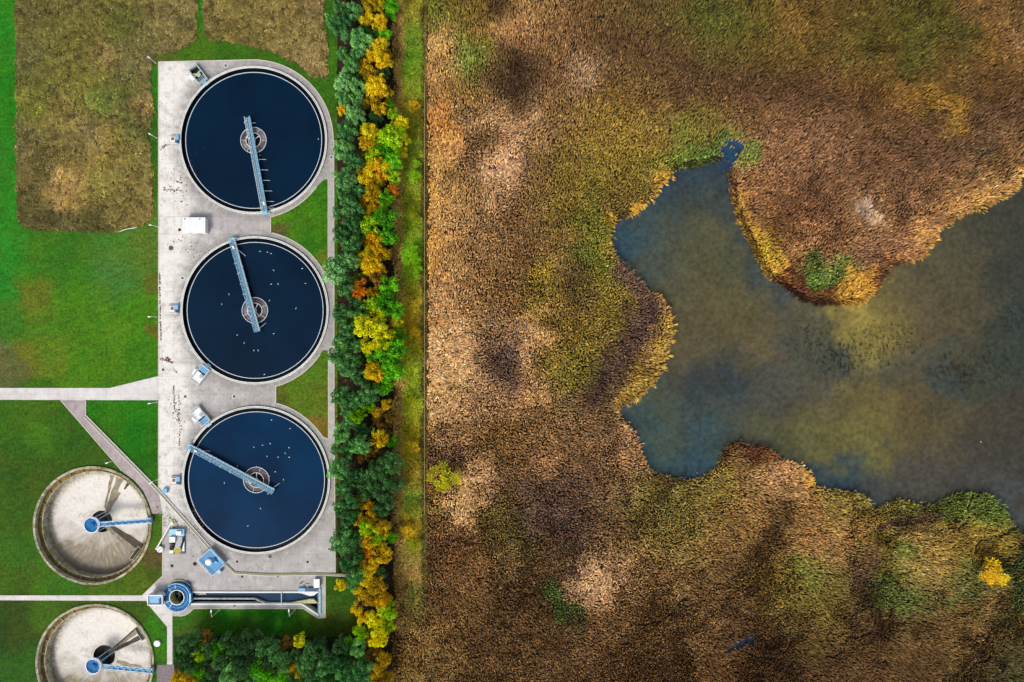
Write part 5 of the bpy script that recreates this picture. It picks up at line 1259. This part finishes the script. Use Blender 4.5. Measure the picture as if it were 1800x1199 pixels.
def plant(k, x, y, r_, label, group, cat, hr=None):
    global tcount
    nm, pr, _, _, ratio = KINDS[k]; rad = r_*S*1.45; h = rad*(hr or ratio)*random.uniform(.9, 1.1)
    if nm != 'shrub': h = max(3.5, min(9.5, h+1.0))
    zc = h*.8
    p = P(x, y, zc); t = thing(nm, label, cat, (p.x, p.y, -.03), random.uniform(0, 6.28), group)
    t.scale = (rad, rad, h)
    me = random.choice(LEAFPROTO[pr]); c = link('crown', me, None, t)
    c.material_slots[0].link = 'OBJECT'; c.material_slots[0].material = LM[k]
    link('trunk', random.choice(TR), None, t)
    tcount += 1
def planting(lst, where, group):
    cnt = {}
    axis = 2 if 'top' in where else 1
    for q in sorted(lst, key=lambda q: q[axis]):
        k = q[0]; i = cnt.get(k, 0); cnt[k] = i+1
        tot = sum(1 for z in lst if z[0] == k)
        lab = f'{ordn(i)} {KINDS[k][3]} {where}' if tot > 1 else f'only {KINDS[k][3]} {where.split("counted")[0].strip()}'
        plant(k, q[1], q[2], q[3], lab, group, 'shrub' if KINDS[k][0] == 'shrub' else 'tree')
planting(parse(BELT), 'in the long tree belt counted from the top', 'trees of the long belt')
planting(parse(COPSE), 'in the bottom copse counted from the left', 'trees of the bottom copse')
planting(SHR, 'on the grass track counted from the top', 'shrubs on the grass track')
plant('m', 780, 838, 22, 'round spiky yellow-green bush at the left edge of the reeds', 'lone bushes in the reeds', 'bush', 1.0)
plant('k', 1745, 1010, 21, 'golden yellow bush among the reeds at the lower right', 'lone bushes in the reeds', 'bush', 1.0)

# understorey scrub on the belt floor: nobody could count it
n = 16000
px = rng.uniform(308, 700, n); py = rng.uniform(-40, 1250, n); k = (vnoise(px, py, 12, 55) > .4) & ((px > 594) | (py > 1122+4*vnoise(px, py, 8, 3))) & ~((px < 628) & (py > 1018) & (py < 1120)); px, py = px[k], py[k]
u = rng.random(len(px))[:, None]
C = np.array(lin('2c3c1c'))*(1-u)+np.array(lin('54421c'))*u
o = blades('undergrowth', px, py, C, np.full(len(px), .8), np.full(len(px), .22), np.full(len(px), .8), rng.uniform(0, 6.28, len(px)), np.full(len(px), .7), M['grassblade'], 88, nb=3,
           zf=lambda X, Y: np.full(X.shape, -.03))
tag(o, 'dark undergrowth on the floor of the tree belt', 'undergrowth', kind='stuff')

# ------------------------------------------------------------------ boundary fence along the marsh ditch
t = thing('wire_fence', 'thin straight post and rail fence along the left edge of the reed bed', 'fence')
ys = list(range(150, 905, 19))
for y in ys: p = P(746.5, y); MB().box(p.x, p.y, -.1, .12, .12, 1.2).build('post', M['wood'], t)
a = P(746.5, 150); b = P(746.5, 902)
mb = MB().tube((a.x+.07, a.y, 1.0), (b.x+.07, b.y, 1.0), .055, 4).tube((a.x+.07, a.y, .55), (b.x+.07, b.y, .55), .03, 4); mb.build('rail', M['wood'], t)

# dead trunk and pale dry reed heap in the reeds
p = P(1508, 285); t = thing('fallen_log', 'dark fallen log lying in the brown reeds above the pond', 'log', (p.x, p.y, 1.3), R(75))
MB().tube((-1.4, 0, 0), (1.4, .1, .1), .28, 9, .16).build('stem', M['bark'], t)
MB().tube((.5, 0, .05), (1.1, .7, .2), .1, 6, .05).build('branch', M['bark'], t)
n = 60; px = rng.normal(1519, 6, n); py = rng.normal(370, 7, n); C = np.tile(np.array(lin('CDB098')), (n, 1))
o = blades('dry_reed_heap', px, py, C, np.full(n, 1.9), np.full(n, .15), np.full(n, .9), np.arctan2(-(py-370), px-1519)+.3, np.full(n, 1.7), M['reed'], 99, nb=3, zf=lambda X, Y: np.full(X.shape, 0.))
tag(o, 'pale flattened heap of dry reeds above the middle of the pond', 'reed heap')

# submerged and floating waterweed in the pond
n = 900
cx = rng.choice([1430, 1470, 1500, 1545, 1580, 1660, 1700, 1760, 1790, 1480], n); cy_map = {1430: 600, 1470: 625, 1500: 615, 1545: 612, 1580: 590, 1660: 650, 1700: 660, 1760: 640, 1790: 560, 1480: 648}
px = cx+rng.normal(0, 26, n); py = np.array([cy_map[int(c)] for c in cx])+rng.normal(0, 16, n)
k = sdist(px, py, POND) > 8; px, py = px[k], py[k]
C = np.tile(np.array(lin('1e2c2e')), (len(px), 1))
o = blades('waterweed', px, py, C, np.full(len(px), .34)*rng.uniform(.4, 1.3, len(px)), np.full(len(px), .24)*rng.uniform(.5, 1.2, len(px)), np.full(len(px), .9), rng.uniform(0, 6.28, len(px)), np.full(len(px), .12), M['reed'], 101, nb=3, spread=.25, zf=lambda X, Y: np.full(X.shape, -.32))
tag(o, 'dark patches of waterweed under the pond surface', 'waterweed', kind='stuff')
print('trees', tcount)
